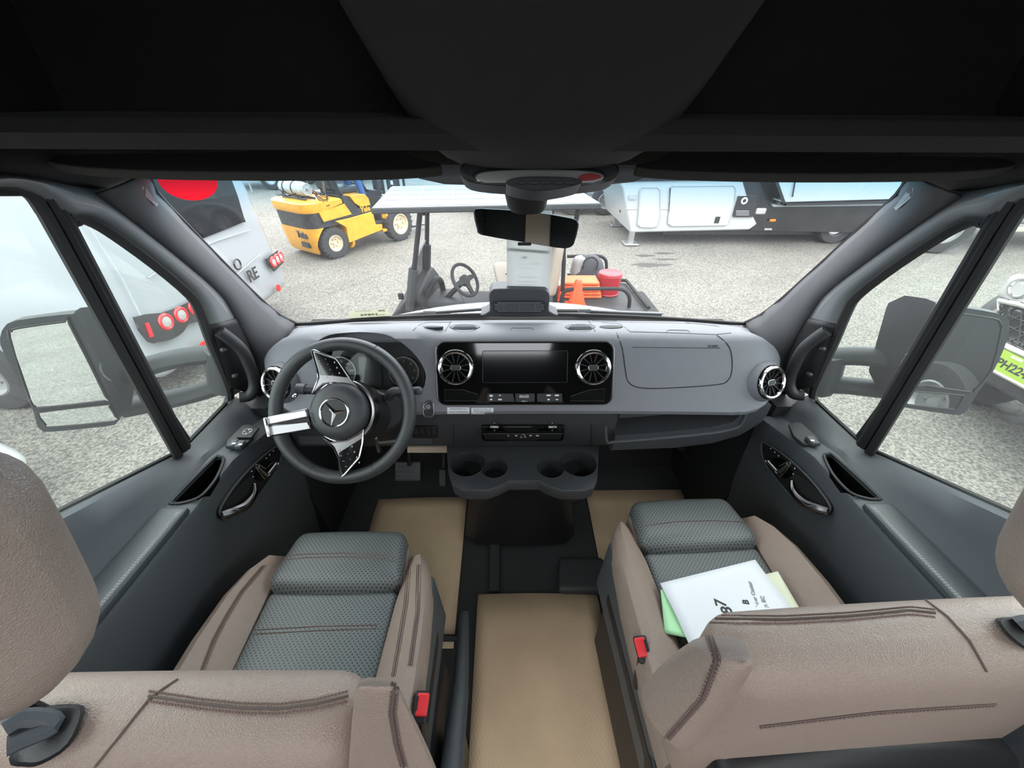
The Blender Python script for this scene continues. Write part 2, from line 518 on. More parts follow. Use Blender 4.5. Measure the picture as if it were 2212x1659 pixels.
bp = n.new('ShaderNodeBump'); bp.inputs['Strength'].default_value = .5; bp.inputs['Distance'].default_value = .01
l.new(_noise(90), bp.inputs['Height']); l.new(bp.outputs[0], b.inputs['Normal'])
g = MB().box((0, 20, GZ - .05), (160, 160, .1)).build('ground', 'asphalt'); tag(g, kind='structure')
# oil stains, flat on the asphalt
mat('oil_stain', (.055, .053, .05), .7)
for (px, py, w, h) in ((1410, 572, .35, .10), (1395, 552, .18, .07), (1437, 547, .2, .06), (2172, 880, .13, .07), (2190, 905, .10, .05), (1440, 560, .22, .05)):
    c = at(px, py, Z=GZ + .002)
    P = [(c.x + w * (1 + .25 * math.sin(5 * a)) * math.cos(a), c.y + h * (1 + .3 * math.cos(3 * a)) * math.sin(a)) for a in [2 * math.pi * k / 18 for k in range(18)]]
    s_ = MB().prism(P, GZ - .01, GZ + .003).build('oil_stain', 'oil_stain', g)

# cab floor
fl = MB()
fl.box((0, -1.25, -.05), (1.86, 5.4, .1))
fl = fl.build('floor', 'floor_rubber'); tag(fl, kind='structure')
# firewall with carpet, sloping up from the floor under the dash
fw = MB().loft([[(x, 1.38, -.01), (x, 1.50, .20), (x, 1.54, .45), (x, 1.50, .74), (x, 1.60, .74), (x, 1.62, -.01)] for x in (-.93, .93)])
fw = fw.build('wall_front', 'carpet', ang=80); tag(fw, kind='structure')
for px, py in ((1322, 1012), (1433, 1014)):       # footwell fixing knobs
    p = at(px, py, Y=1.50)
    M = frame(p, (1, 0, 0), (0, .2, .98), (0, -.98, .2))
    k = MB().ring(.024, .007, M).lathe([(.020, -.004), (.020, .006), (.006, .008), (.006, .014)], M).build('fixing_knob', 'black_plastic', fw)
# side walls of the cab forward of the doors and of the van behind them
for s, nm in ((-1, 'wall_left'), (1, 'wall_right')):
    w = MB()
    w.hexa([(s * .80, .98, 0), (s * .93, .98, 0), (s * .93, 1.62, 0), (s * .80, 1.62, 0)], [(s * .83, .98, .72), (s * .95, .98, .72), (s * .95, 1.62, .72), (s * .83, 1.62, .72)])
    w = w.build(nm, 'door_dark'); tag(w, kind='structure')
    # rear living area: wall with a long opening added to let sky light in
    r_ = MB()
    r_.box((s * .93, -2.2, .40), (.05, 3.5, .8)); r_.box((s * .90, -2.2, 1.78), (.05, 3.5, .36))
    for y in (-.52, -3.85): r_.box((s * .92, y, 1.2), (.05, .22, .82))
    r_.build('rear_side_panel', 'dark_wall', w)
# roof
mat('roof_liner', (.022, .022, .023), .9, bump=.4, bscale=500)
ce = MB()
ce.box((0, .12, 1.99), (1.86, .86, .05)); ce.box((0, -2.78, 1.99), (1.86, 2.44, .05))
ce.box((-.64, -.935, 1.99), (.58, 1.25, .05)); ce.box((.64, -.935, 1.99), (.58, 1.25, .05))   # around an unseen opening added to let sky light in
ce.box((0, .90, 1.99), (1.86, .75, .05))
ce = ce.build('ceiling', 'roof_liner'); tag(ce, kind='structure')
wb = MB().box((0, -4.0, .98), (1.9, .06, 2.05)).build('wall_back', 'dark_wall'); tag(wb, kind='structure')

# ------------------------------------------------------------------ windshield
def ws(u, v):
    q = 1 - u * u
    b_ = Vector((.83 * u, 1.25 + .055 * q, .887 + .018 * q)); t_ = Vector((.80 * u, .845 + .06 * q, 1.425 + .03 * q))
    p = b_.lerp(t_, v)
    return p + Vector((0, .02, .02)) * (4 * v * (1 - v))
S = [[ws(-1 + 2 * i / 24, j / 12) for i in range(25)] for j in range(13)]
win = MB().loft(S, closed=False).build('window_1', 'windshield', local=True); tag(win, kind='structure')
def on_ws(x, y, d=.006):
    "point of the ray through a pixel on the windshield, d metres inside it"
    best = None
    r = ray(x, y)
    lo, hi = .7, 1.6
    for _ in range(40):
        k = (lo + hi) / 2
        p = CP + r * k
        v = max(0, min(1, (p.z - .89) / .545)); u = max(-1, min(1, p.x / .82))
        if p.y < ws(u, v).y - d: lo = k
        else: hi = k
    return CP + r * lo
# black gasket line round the glass
edge = [(318, 372), (335, 415), (400, 484), (480, 566), (560, 645), (605, 682), (642, 700)]
def edge3(x, y):
    return at(x, y, Y=.86 + .39 * (y - 372) / 328)
Lw = [edge3(*p) for p in edge]
Rw = [mx(p) for p in Lw]
base_line = [ws(-.97 + 1.94 * i / 24, 0) + Vector((0, -.035, .010)) for i in range(25)]
t1 = MB().tube(smooth(Lw, 3) + base_line[1:-1] + smooth(Rw[::-1], 3), .007, 6).build('trim_1', 'rubber'); tag(t1, kind='structure')
# dotted band and sensor housing shade at the top centre of the glass
mm = glass('frit_dots', (.02, .02, .02), .02)
n2, l2 = mm.node_tree.nodes, mm.node_tree.links
P = [(888, 342), (905, 385), (960, 397), (1080, 401), (1290, 401), (1370, 392), (1400, 380), (1412, 342)]
fr = MB().add([on_ws(x, y, .004) for x, y in P], [list(range(len(P)))]).build('shade_band', 'black_plastic', win, solid=.002)

# ------------------------------------------------------------------ pillars and door frames, drawn on the left and mirrored
pil_in = [(207, 419), (284, 477), (368, 544), (452, 614), (488, 651), (522, 715), (549, 782), (566, 880)]
P_in = [side(x, y, -.035) for x, y in pil_in]
P_out = [Vector(p) for p in Lw] + [Vector((-.83, 1.27, .80))]
head_px = [(-60, 392), (0, 384), (60, 388), (110, 396), (160, 406), (207, 419)]
fr_out = smooth([side(x, y, -.03) for x, y in head_px + pil_in[1:6]], 3)
fr_in = smooth([side(x, y, -.025) for x, y in [(-60, 402), (0, 395), (45, 403), (90, 425), (130, 462), (160, 464), (183, 463), (234, 487), (334, 561), (415, 631), (445, 686), (452, 712)]], 3)
qw = [(153, 503), (154, 482), (166, 471), (187, 472), (240, 502), (335, 572), (411, 638), (432, 675), (458, 745), (493, 832), (495, 862), (478, 890), (404, 958)]
bar = [(95, 402), (150, 498), (398, 968)]
mainw = [(-140, 395), (-40, 394), (0, 397), (38, 404), (70, 422), (95, 458), (130, 520), (385, 985)]
base_l = [(512, 684), (535, 730), (562, 795), (577, 840), (586, 868)]
base_r = [(452, 700), (466, 745), (478, 785), (488, 815), (496, 838)]
PILLARS = []
for s, k in ((-1, 1), (1, 2)):
    T = (lambda p: Vector(p)) if s < 0 else mx
    word = 'left' if s < 0 else 'right'
    # A-pillar cover
    pa = band([T(p) for p in P_out], [T(p) for p in P_in], 30, (-s * .022, -.028, 0), 6)
    pa = pa.build('trim_%d' % (k + 1), 'pillar_grey', solid=.006, ang=60); tag(pa, kind='structure')
    PILLARS.append((pa, s))
    # door: painted upper frame, seals, panel ...
    door = thing('door_%d' % k, (s * .88, .4, 0), kind='structure')
    band([T(p) for p in fr_out], [T(p) for p in fr_in], 34, (-s * .008, 0, 0), 3).build('window_frame', 'van_silver', door, solid=.012, ang=60)
    MB().tube(smooth([T(side(x, y, -.02 if y < 840 else .006)) for x, y in qw], 3, True), .0125, 8, closed=True).build('quarter_seal', 'rubber', door)
    MB().tube(smooth([T(side(x, y, -.02)) for x, y in mainw], 3), .011, 8).build('window_seal', 'rubber', door)
    B = [T(side(x, y, -.022)) for x, y in bar]
    MB().tube(B, [.012, .013, .015], 8).build('window_divider', 'rubber', door)
    dv = MB().tube([p + Vector((-s * .006, -.010, 0)) for p in B], .008, 6).build('divider_channel', 'black_plastic', door)
    # glass
    q = [T(side(x, y, .0)) for x, y in qw]
    MB().add(q, [list(range(len(q)))]).build('window_pane', 'side_glass', door, flat=True)
    sd = lambda Y, Z: Vector((s * (SA - SK * (Z - SZ)), Y, Z))
    q = [T(side(390, 985)), T(side(95, 402)), sd(.55, 1.43), sd(-.45, 1.43), sd(-.45, .98), T(side(135, 1124))]
    MB().add(q, [list(range(len(q)))]).build('window_pane', 'side_glass', door, flat=True)
    # grab-handle trim on the pillar foot
    gb = band([T(side(x, y, -.03)) for x, y in base_l], [T(side(x, y, -.028)) for x, y in base_r], 16, (-s * .012, 0, 0), 3).build('pillar_foot_trim', 'black_plastic', pa, solid=.014, ang=60)
    hp = [T(side(x, y, -.05)) for x, y in ((474, 716), (486, 728), (505, 752), (521, 790), (530, 825), (527, 850), (518, 858))]
    inn = [0, .012, .03, .036, .036, .024, 0]
    hp = [p + Vector((-s * d, -d * .4, 0)) for p, d in zip(hp, inn)]
    hd = MB().tube(smooth(hp, 4), .0165, 10).build('grab_handle', 'door_dark', pa)
    for x, y in ((483, 756), (508, 812)):
        c = T(side(x, y, -.055))
        MB().ball(c, (.010, .008, .008), n=10, m=6).build('screw_cap', 'black_plastic', pa)

    # ---------- door card: sections along Y
    def belt(Y):
        return .757 if Y > .745 else .757 + (.745 - Y) * .385
    def ledge(Y):
        return .735 + (.02 * (.5 - Y) if Y < .5 else -.05 * max(0, (Y - .75)) / .2)
    def card(Y):
        be, le = belt(Y), min(ledge(Y), belt(Y) - .02)
        return [Vector((s * x, Y, z)) for x, z in ((.945, be - .02), (.928, be), (.915, be + .006), (.902, be - .002), (.882, be * .55 + le * .45), (.868, le + .014), (.858, le + .002), (.85, le), (.81, le - .002), (.798, le - .008), (.793, le - .022), (.797, .58), (.806, .40), (.825, .20), (.845, .03), (.86, 0.0), (.95, 0.0))]
    ys = [.985, .96, .90, .84, .78, .745, .72, .66, .60, .54, .48, .42, .36, .30, .2, .1, 0, -.2, -.42]
    pn = MB().loft([card(y) for y in ys]).build('door_panel', 'door_grey', door, ang=50)
    # belt strip along the glass
    MB().tube([Vector((s * .922, y, belt(y) + .008)) for y in (.95, .85, .745, .70, .6, .5, .3, 0, -.4)], .006, 6).build('belt_weatherstrip', 'rubber', door)
    # storage pocket in the ledge
    pk = [(484, 992), (474, 988), (462, 992), (375, 1080), (378, 1088), (395, 1087), (425, 1078), (446, 1062), (470, 1030)]
    zc = .728
    pw = [T(at(x, y, Z=.735)) for x, y in pk]
    cen = sum(pw, Vector()) / len(pw)
    pb_ = [Vector((s * max(.838, abs(p.x) + .012), cen.y + (p.y - cen.y) * .92, .56)) for p in pw]
    c1 = MB().loft([pb_, [Vector((p.x, p.y, .70)) for p in pw], [Vector((p.x, p.y, .86)) for p in pw]])
    ic = lambda P, k: [sum(P, Vector()) / len(P) + (p - sum(P, Vector()) / len(P)) * k for p in P]
    MB().loft([ic([Vector((p.x, p.y, .728)) for p in pw], .985), ic([Vector((p.x, p.y, .70)) for p in pw], .975), ic([p + Vector((0, 0, .004)) for p in pb_], .97)], cap=False).build('pocket_shade_liner', 'recess_shade_black', door)  # black lining added to paint the shade inside the pocket
    # recess behind the door pull
    hz = [(602, 962), (585, 968), (545, 1000), (500, 1050), (470, 1095), (468, 1112), (480, 1122), (500, 1116), (535, 1090), (570, 1045), (598, 1000)]
    cut(pn, [c1])
    MB().tube(smooth([p + Vector((0, 0, .002)) for p in pw], 3, True), .0035, 6, closed=True).build('pocket_rim', 'door_dark', door)
    MB().ext([p + Vector((0, 0, .001)) for p in ic(pb_, .97)], (0, 0, .006)).build('pocket_floor', 'recess_shade_black', door)
    # handle panel proud of the card
    hw = [T(at(x, y, X=-.795)) for x, y in hz]
    hw = smooth(hw, 3, True)
    hcen = sum(hw, Vector()) / len(hw)
    hpn = MB().ext([Vector((s * .80, p.y, p.z)) for p in hw], (-s * .014, 0, 0)).build('handle_panel', 'black_plastic', door, bevel=.005)
    MB().tube([Vector((s * .786, p.y, p.z)) for p in hw], .003, 6, closed=True).build('panel_edge', 'door_grey', hpn)
    HX = s * .786
    def hq(x, y, d=0.0):
        p = T(at(x, y, X=-.786)); p.x = HX - s * d; return p
    # door pull
    po = [(545, 1048), (512, 1062), (488, 1088), (476, 1108), (478, 1113), (502, 1104), (530, 1082), (548, 1056)]
    MB().ext([hq(x, y) for x, y in smooth([(x, y, 0) for x, y in [(552, 1030), (530, 1036), (500, 1066), (482, 1094), (494, 1096), (524, 1078), (548, 1052)]], 3, True) for x, y in [(x, y)]] if False else [hq(v.x, v.y) for v in smooth([(552, 1030, 0), (530, 1036, 0), (500, 1066, 0), (482, 1094, 0), (494, 1096, 0), (524, 1078, 0), (548, 1052, 0)], 3, True)], (-s * .0015, 0, 0)).build('pull_recess', 'rubber', hpn)
    hv = smooth([hq(547, 1046, .004), hq(536, 1070, .016), hq(512, 1094, .020), hq(490, 1106, .014), hq(475, 1113, .004)], 4)
    MB().tube(hv, [.004 + .008 * math.sin(math.pi * min(1, (i + 1) / len(hv)) * .8) for i in range(len(hv))], 8).build('door_pull', 'dark_satin', hpn)
    hv = smooth([hq(541, 1046, .012), hq(528, 1072, .026), hq(503, 1098, .028), hq(488, 1102, .020), hq(476, 1110, .008)], 4)
    MB().tube(hv, .0022, 6).build('pull_edge', 'chrome', hpn)
    # seat adjuster: L-shaped chrome outline with two keys
    MB().ext([hq(v.x, v.y) for v in smooth([(566, 998, 0), (582, 996, 0), (596, 1004, 0), (592, 1016, 0), (573, 1034, 0), (556, 1040, 0), (546, 1026, 0)], 3, True)], (-s * .003, 0, 0)).build('seat_adjuster', 'piano', hpn)
    MB().tube(smooth([hq(x, y, .005) for x, y in ((548, 1008), (556, 1003), (570, 1012), (582, 1001), (593, 998), (597, 1004), (574, 1030), (566, 1033))], 2, True), .0016, 6, closed=True).build('adjuster_outline', 'chrome', hpn)
    MB().tube([hq(552, 1009, .006), hq(570, 1026, .006)], .006, 8).build('backrest_key', 'satin', hpn)
    MB().tube([hq(592, 1003, .006), hq(575, 1024, .006)], .006, 8).build('cushion_key', 'satin', hpn)
    for x, y in ((575, 990), (582, 982), (590, 974), (543, 1018), (546, 1030), (552, 1037)):
        MB().ball(hq(x, y, .001), (.0015, .0022, .0022), n=8, m=5).build('memory_light', 'white_print', hpn)
    # armrest pad with stitched edge
    ap = [(412, 1102), (402, 1096), (352, 1098), (330, 1112), (150, 1300), (90, 1400), (130, 1440), (205, 1350)]
    aw = [T(at(x, y, Z=.748)) for x, y in ap]
    aw = [Vector((max(-.862, min(-.800, p.x)) if s < 0 else min(.862, max(.800, p.x)), p.y, .742)) for p in aw]
    A0 = [Vector((s * .806, .575, 0)), Vector((s * .852, .590, 0)), Vector((s * .853, .02, 0)), Vector((s * .806, .02, 0))]
    zt = lambda y: ledge(y)
    C = []
    for z in (-.006, .012):
        for y in (.02, .58):
            for x in (.864, .797):
                C.append(Vector((s * x, y, zt(y) + z)))
    MB().rhex(C, .006, (0, 0, .003), 8).build('armrest_pad', 'door_leather', door)
    for d in (.8045, .809):
        stitches([Vector((s * (d + .004), .565, zt(.57) + .0125)), Vector((s * d, .55, zt(.55) + .0135)), Vector((s * d, .04, zt(.04) + .0145))], 95).build('stitching', 'stitch_light', door)
    # switch panel
    sp_ = [(556, 925), (540, 920), (526, 922), (492, 955), (488, 968), (505, 974), (528, 968), (548, 950)]
    def sq(x, y, z=.722):
        return T(at(x, y, Z=z))
    swp = MB().ext([sq(x, y) for x, y in sp_], (0, 0, .008)).build('switch_panel', 'black_plastic', door, bevel=.003)
    if s < 0:
        for x, y in ((505, 959), (519, 961)):
            MB().rbox(sq(x, y, .736), (.020, .028, .014), .004).build('window_switch', 'door_grey', swp)
        c = sq(536, 935, .735)
        M = frame(c, (1, 0, 0), (0, 1, 0), (0, 0, 1))
        MB().rbox(c, (.046, .044, .008), .006).build('mirror_switch', 'door_dark', swp)
        MB().ring(.012, .0015, Matrix.Translation((c.x, c.y, c.z + .005)), 20, 6).build('mirror_pad_ring', 'grey_print', swp)
        for dx, dy in ((.0075, 0), (-.0075, 0), (0, .0075), (0, -.0075)):
            MB().box((c.x + dx, c.y + dy, c.z + .005), (.003, .003, .001)).build('arrow_mark', 'white_print', swp)
    else:
        MB().rbox(sq(506, 958, .736), (.022, .032, .014), .004).build('window_switch', 'door_grey', swp)
    for x, y in ((505, 958), (519, 960)) if s < 0 else ((506, 957),):
        MB().box(sq(x, y, .744), (.010, .006, .001)).build('window_mark', 'white_print', swp)

# ------------------------------------------------------------------ header above the windshield: shelf lip, cubbies, centre console, visors
hd = MB()
lip = [(-.93, .60), (-.80, .60), (-.5, .60), (0, .60), (.5, .60), (.80, .60), (.93, .60)]
S = []
for x in (-.93, -.6, -.3, 0, .3, .6, .93):
    S.append([(x, .575, 1.495), (x, .562, 1.480), (x, .575, 1.462), (x, .64, 1.464), (x, .86, 1.464), (x, .93, 1.50), (x, .93, 1.97), (x, .90, 1.97), (x, .88, 1.52), (x, .87, 1.502)])
hd = MB().loft(S).build('overhead_shelf', 'headliner', ang=50)
MB().rhex([(-.74, .845, 1.419), (.74, .845, 1.419), (-.74, .90, 1.419), (.74, .90, 1.419), (-.74, .845, 1.50), (.74, .845, 1.50), (-.74, .93, 1.50), (.74, .93, 1.50)], .008).build('windshield_header', 'headliner', hd)
tag(hd, 'black overhead storage shelf with two deep cubbies above the windshield', 'shelf')
for s in (-1, 1):
    for x0, x1 in ((.865, .93),):
        MB().hexa([(s * x0, .56, 1.44), (s * .97, .56, 1.40), (s * .97, .93, 1.40), (s * x0, .93, 1.44)], [(s * x0, .56, 1.97), (s * .97, .56, 1.97), (s * .97, .93, 1.97), (s * x0, .93, 1.97)]).build('shelf_end_wall', 'headliner', hd)
# headliner corners that run down to the pillar tops and along the door tops
for s, k in ((-1, 4), (1, 5)):
    T = (lambda p: Vector(p)) if s < 0 else mx
    A = [T(side(x, y, -.028)) for x, y in ((-300, 400), (-60, 385), (0, 379), (100, 390), (207, 414), (255, 408), (290, 385), (302, 368))]
    A[-1] = T(at(304, 366, Y=.86)); A[-2] = T(at(292, 384, Y=.90)); A[-3] = T(at(258, 408, Y=.90))
    Bq = [Vector((s * .90, -.4, 1.50)), Vector((s * .86, .35, 1.475)), Vector((s * .84, .52, 1.465)), Vector((s * .80, .60, 1.462)), Vector((s * .76, .70, 1.455)), Vector((s * .72, .78, 1.45)), Vector((s * .70, .84, 1.447)), Vector((s * .69, .87, 1.447))]
    c_ = band(A, Bq, 20, (-s * .01, -.012, -.012), 4).build('trim_%d' % k, 'headliner', solid=.008, ang=70); tag(c_, kind='structure')
    w_ = MB().add([Vector((s * .90, -.42, 1.47)), Vector((s * .86, .60, 1.455)), Vector((s * .93, .60, 1.97)), Vector((s * .93, -.42, 1.97))], [(0, 1, 2, 3)]).build('roof_side', 'headliner', c_, solid=.01)
# sun visors, folded up
for s in (-1, 1):
    T = (lambda p: Vector(p)) if s < 0 else mx
    word = 'driver side, left' if s < 0 else 'passenger side, right'
    out = [(120, 334), (96, 345), (150, 358), (300, 368), (560, 372), (800, 370), (935, 363), (950, 352), (905, 342), (860, 318), (800, 310), (600, 312), (520, 326), (300, 330)]
    P = [T(pl(p, Vector((0, .70, 1.437)), Vector((0, -.5, .866)))) for p in out]
    v = MB().ext(smooth(P, 3, True), (0, .008, -.014)).build('sun_visor', 'visor', bevel=.006, seg=3)
    tag(v, 'dark fabric sun visor folded up above the %s half of the windshield' % ('left' if s < 0 else 'right'), 'sun visor', 'sun visors')
# centre console
S = []
for z, w, y0, y1 in ((1.97, .36, .42, .96), (1.75, .30, .44, .95), (1.60, .245, .47, .93), (1.53, .208, .50, .92), (1.485, .182, .53, .91), (1.462, .165, .565, .90), (1.445, .148, .61, .89), (1.432, .125, .66, .88), (1.425, .10, .70, .86)):
    cy, hy = (y0 + y1) / 2, (y1 - y0) / 2
    S.append([(w * (abs(math.cos(a)) ** .75) * (1 if math.cos(a) >= 0 else -1), cy + hy * (abs(math.sin(a)) ** .7) * (1 if math.sin(a) >= 0 else -1), z) for a in [2 * math.pi * k / 40 for k in range(40)]])
oc = MB().loft(S).build('overhead_console', 'headliner', hd, ang=60)
oc['label'] = 'black bulging console hanging between the two cubbies'
LPo, LPn = Vector((0, .66, 1.43)), Vector((0, -.90, .43)).normalized()
def lamp_poly(P, d, th, nm, mt, bev=.0, sc=1.0):
    q = smooth([pl(p, LPo + LPn * d, LPn) for p in P], 3, True)
    return MB().ext(q, -LPn * th).build(nm, mt, oc, bevel=bev)
mat('lamp_lens', (.30, .29, .285), .12, coat=.5)
mat('red_lens', (.30, .05, .05), .15)
lamp_poly([(992, 368), (1004, 346), (1050, 335), (1166, 331), (1280, 335), (1326, 345), (1341, 366), (1322, 388), (1250, 399), (1166, 401), (1080, 399), (1012, 390)], 0, .05, 'lamp_surround', 'door_dark', .006)
lamp_poly([(1019, 380), (1036, 367), (1090, 361), (1166, 359), (1240, 361), (1296, 367), (1312, 380), (1290, 393), (1166, 397), (1042, 393)], .004, .02, 'lens_frame', 'black_plastic', .002)
lamp_poly([(1027, 381), (1042, 371), (1095, 366), (1166, 365), (1238, 366), (1288, 371), (1305, 381), (1285, 391), (1166, 394), (1046, 391)], .008, .02, 'lamp_lens', 'lamp_lens', .002)
lamp_poly([(1252, 380), (1275, 374), (1300, 381), (1280, 389), (1255, 390)], .010, .01, 'red_lens', 'red_lens')
bar_ = lamp_poly([(1092, 395), (1112, 384), (1166, 381), (1240, 384), (1258, 394), (1225, 404), (1170, 412), (1120, 406)], .018, .05, 'control_bar', 'black_plastic', .003)
for i in range(5):
    lamp_poly([(1118 + 26 * i, 391), (1138 + 26 * i, 391), (1138 + 26 * i, 397), (1118 + 26 * i, 397)], .021, .006, 'console_button', 'door_dark', .001)
S = []
for y, w0 in ((398, 52), (412, 48), (430, 45), (446, 42), (454, 36)):
    c = at(1138, y, Y=.86 + (y - 405) * .0004)
    w = w0 / 831 * .80
    S.append([(c.x + w * math.cos(a), c.y + .045 * math.sin(a), c.z) for a in [2 * math.pi * k / 20 for k in range(20)]])
MB().loft(S).build('sensor_pod', 'black_plastic', oc)
# outside skin of the van, seen in the door mirrors
for s in (-1, 1):
    w_ = MB()
    w_.box((s * 1.0, -1.5, .12), (.03, 4.9, 1.16)); w_.box((s * .96, -2.2, 1.75), (.03, 3.5, .6))
    for y in (-.52, -3.85): w_.box((s * .99, y, 1.1), (.03, .24, .9))
    w_.build('outer_side_panel', 'van_silver', bpy.data.objects['wall_left' if s < 0 else 'wall_right'])
def translucent(name, col, f):
    n_, l_, b_ = nodes_of(MATS[name])
    t = n_.new('ShaderNodeBsdfTranslucent'); t.inputs[0].default_value = (*col, 1); x = n_.new('ShaderNodeMixShader'); x.inputs[0].default_value = f
    o = [q for q in n_ if q.type == 'OUTPUT_MATERIAL'][0]
    l_.new(b_.outputs[0], x.inputs[1]); l_.new(t.outputs[0], x.inputs[2]); l_.new(x.outputs[0], o.inputs[0])
# ================================================================== dashboard
dash = thing('dashboard', (0, 1.05, .55), 'grey dashboard spanning the full width under the windshield', 'dashboard')
prof = [(1.285, .885), (1.20, .918), (1.12, .950), (1.06, .975), (1.015, .987), (.980, .989), (.960, .980), (.945, .958), (.910, .890), (.876, .822), (.864, .800), (.868, .786), (.888, .779), (.93, .776), (1.10, .776), (1.285, .79)]
def dsec(X):
    a = abs(X)
    k = 1.0 if a < .60 else max(.0, 1 - ((a - .60) / .185) ** 2.8)
    k = .30 + .70 * k if a >= .60 else 1.0
    hood = max(0, 1 - ((X + .455) / .215) ** 4) if -.67 < X < -.24 else 0
    out = []
    for i, (y, z) in enumerate(prof):
        if 4 <= i <= 7: z += .020 * hood * (1, 1, .95, .8)[i - 4]; y -= .022 * hood * (.6, 1, 1, .8)[i - 4]
        z -= .012 * (a / .75) ** 2
        cy, cz = 1.02, .86
        if a >= .60:
            if y < 1.15: y = cy + (y - cy) * k
            z = cz + (z - cz) * (k if y < 1.15 else (.6 + .4 * k))
        out.append((X, y, z))
    return out
xs = [-.785, -.782, -.775, -.76, -.74, -.715, -.685, -.65, -.61, -.57, -.53, -.48, -.42, -.36, -.31, -.27, -.24, -.2, -.1, 0, .1, .2, .3, .4, .5, .56, .61, .65, .685, .715, .74, .76, .775, .782, .785]
up = MB().loft([dsec(x) for x in xs]).build('upper_dash', 'dash_grey', dash, ang=70)
# face plane of the dash (through the bezel)
FO = Vector((0, .945, .958)); FT = Vector((0, .876, .822))
FV = (FO - FT).normalized(); FN = Vector((0, -FV.z, FV.y))          # up along the face, out of the face
def fp(x, y, d=0.0):
    return pl((x, y), FO + FN * d, FN)
def fM(x, y, d=0.0):
    return frame(fp(x, y, d), (1, 0, 0), FV, FN)
# instrument recess
bn = [(664, 752), (684, 728), (720, 720), (780, 718), (836, 728), (880, 760), (906, 800), (908, 832), (890, 852), (780, 862), (690, 856), (660, 812)]
cutb = MB().ext([fp(v.x, v.y, .06) for v in smooth([(x, y, 0) for x, y in bn], 3, True)], -FN * .135)
# openings behind the round vents and the lower pockets are in the glossy panel; cut the recess only
cut(up, [cutb])
# seams on the passenger side: air-bag cover outline
seam = smooth([(1332, 720, 0), (1344, 752, 0), (1351, 800, 0), (1358, 826, 0), (1385, 838, 0), (1450, 838, 0), (1548, 831, 0), (1572, 822, 0), (1581, 800, 0), (1580, 765, 0), (1570, 742, 0), (1548, 724, 0)], 3)
def dash_hit(x, y, d=.0):
    "march the pixel ray to the dash skin"
    r = ray(x, y)
    k = .9
    def inside(p):
        sec = dsec(max(-.784, min(.784, p.x)))
        c = False; n_ = len(sec); j = n_ - 1
        for i in range(n_):
            yi, zi, yj, zj = sec[i][1], sec[i][2], sec[j][1], sec[j][2]
            if (zi > p.z) != (zj > p.z) and p.y < (yj - yi) * (p.z - zi) / (zj - zi) + yi: c = not c
            j = i
        return c
    while k < 1.7:
        if inside(CP + r * k): break
        k += .01
    lo, hi = k - .01, k
    for _ in range(14):
        mdl = (lo + hi) / 2
        if inside(CP + r * mdl): hi = mdl
        else: lo = mdl
    return CP + r * (lo - d / r.length)
MB().tube([dash_hit(v.x, v.y, .0) for v in seam], .0016, 5).build('airbag_seam', 'rubber', dash)
MB().tube([dash_hit(1366 + 190 * t, 750 + 2 * t) for t in [k / 12 for k in range(13)]], .0012, 5).build('cover_line', 'dash_dark', dash)
text('airbag_word', 'SRS AIRBAG', .010, frame(dash_hit(1541, 748, .001), (1, 0, 0), FV, FN), 'dash_dark', dash, fit=.03)
# seams, grilles and speakers along the top
for ln in ([(892, 714), (905, 702), (925, 697), (972, 697)], [(961, 716), (975, 694)], [(1332, 694), (1290, 694), (1272, 692)], [(1270, 690), (1286, 716)], [(1300, 697), (1340, 700), (1362, 717)], [(1362, 717), (1450, 719), (1520, 722), (1570, 724), (1582, 718), (1560, 706), (1480, 697)], [(1103, 712), (1104, 709), (1150, 709), (1152, 712)], [(1440, 716), (1445, 713), (1485, 714), (1490, 717)]):
    pp = []
    for v in resample([(x, y, 0) for x, y in ln], 10): pp.append(dash_hit(v.x, v.y))
    MB().tube(pp, .0013, 5).build('top_seam', 'black_plastic', dash)
for x, y in ((931, 706), (1320, 706)):
    c = dash_hit(x, y); t_ = (dash_hit(x, y - 3) - dash_hit(x, y + 3)).normalized(); nn = Vector((1, 0, 0)).cross(t_)
    MB().prism(circ(.036, 28, ry=.028), -.004, .001, frame(c, (1, 0, 0), t_, nn)).build('speaker_grille', 'rubber', dash)
for x, y in ((1004, 706), (1253, 706)):
    c = dash_hit(x, y); t_ = (dash_hit(x, y - 3) - dash_hit(x, y + 3)).normalized(); nn = Vector((1, 0, 0)).cross(t_)
    M = frame(c, (1, 0, 0), t_, nn)
    q = MB()
    gr = MB().prism(rrect(.080, .058, .016), -.004, .0012, M).build('defrost_vent', 'dash_dark', dash)
    for k in range(4):
        MB().rbox((0, -.018 + k * .012, .0025), (.066 - .006 * k, .0045, .004), .001, n=1, M=M).build('vent_slat', 'dash_grey', gr)
    MB().ring(.045, .0014, M, 28, 5).build('vent_outline', 'black_plastic', gr)
# ------------------------------------------------------------------ glossy centre panel
ctr = at(1134, 806, Y=.91)
bez = [fp(x, y) for x, y in ((945, 740), (1323, 740), (1323, 874), (945, 874))]
W = .498; Hh = .178
cM = frame(fp(1134, 806, .001), (1, 0, 0), FV, FN)
bz = MB().prism(rrect(W, Hh, .026, 6), -.012, .010, cM).build('centre_panel', 'piano', dash, bevel=.004)
MB().tube([cM @ Vector((p[0], p[1], .0105)) for p in rrect(W, Hh, .026, 6)], .0016, 6, closed=True).build('panel_edge', 'dark_satin', bz)
inv = cM.inverted()
def cl(x, y):
    p = inv @ fp(x, y, .011); return p.x, p.y
x0, y0 = cl(1042, 758); x1, y1 = cl(1225, 826)
MB().prism(rrect(x1 - x0, y0 - y1, .004, 3, (x0 + x1) / 2, (y0 + y1) / 2), .008, .0112, cM).build('touch_screen', 'screen', bz)
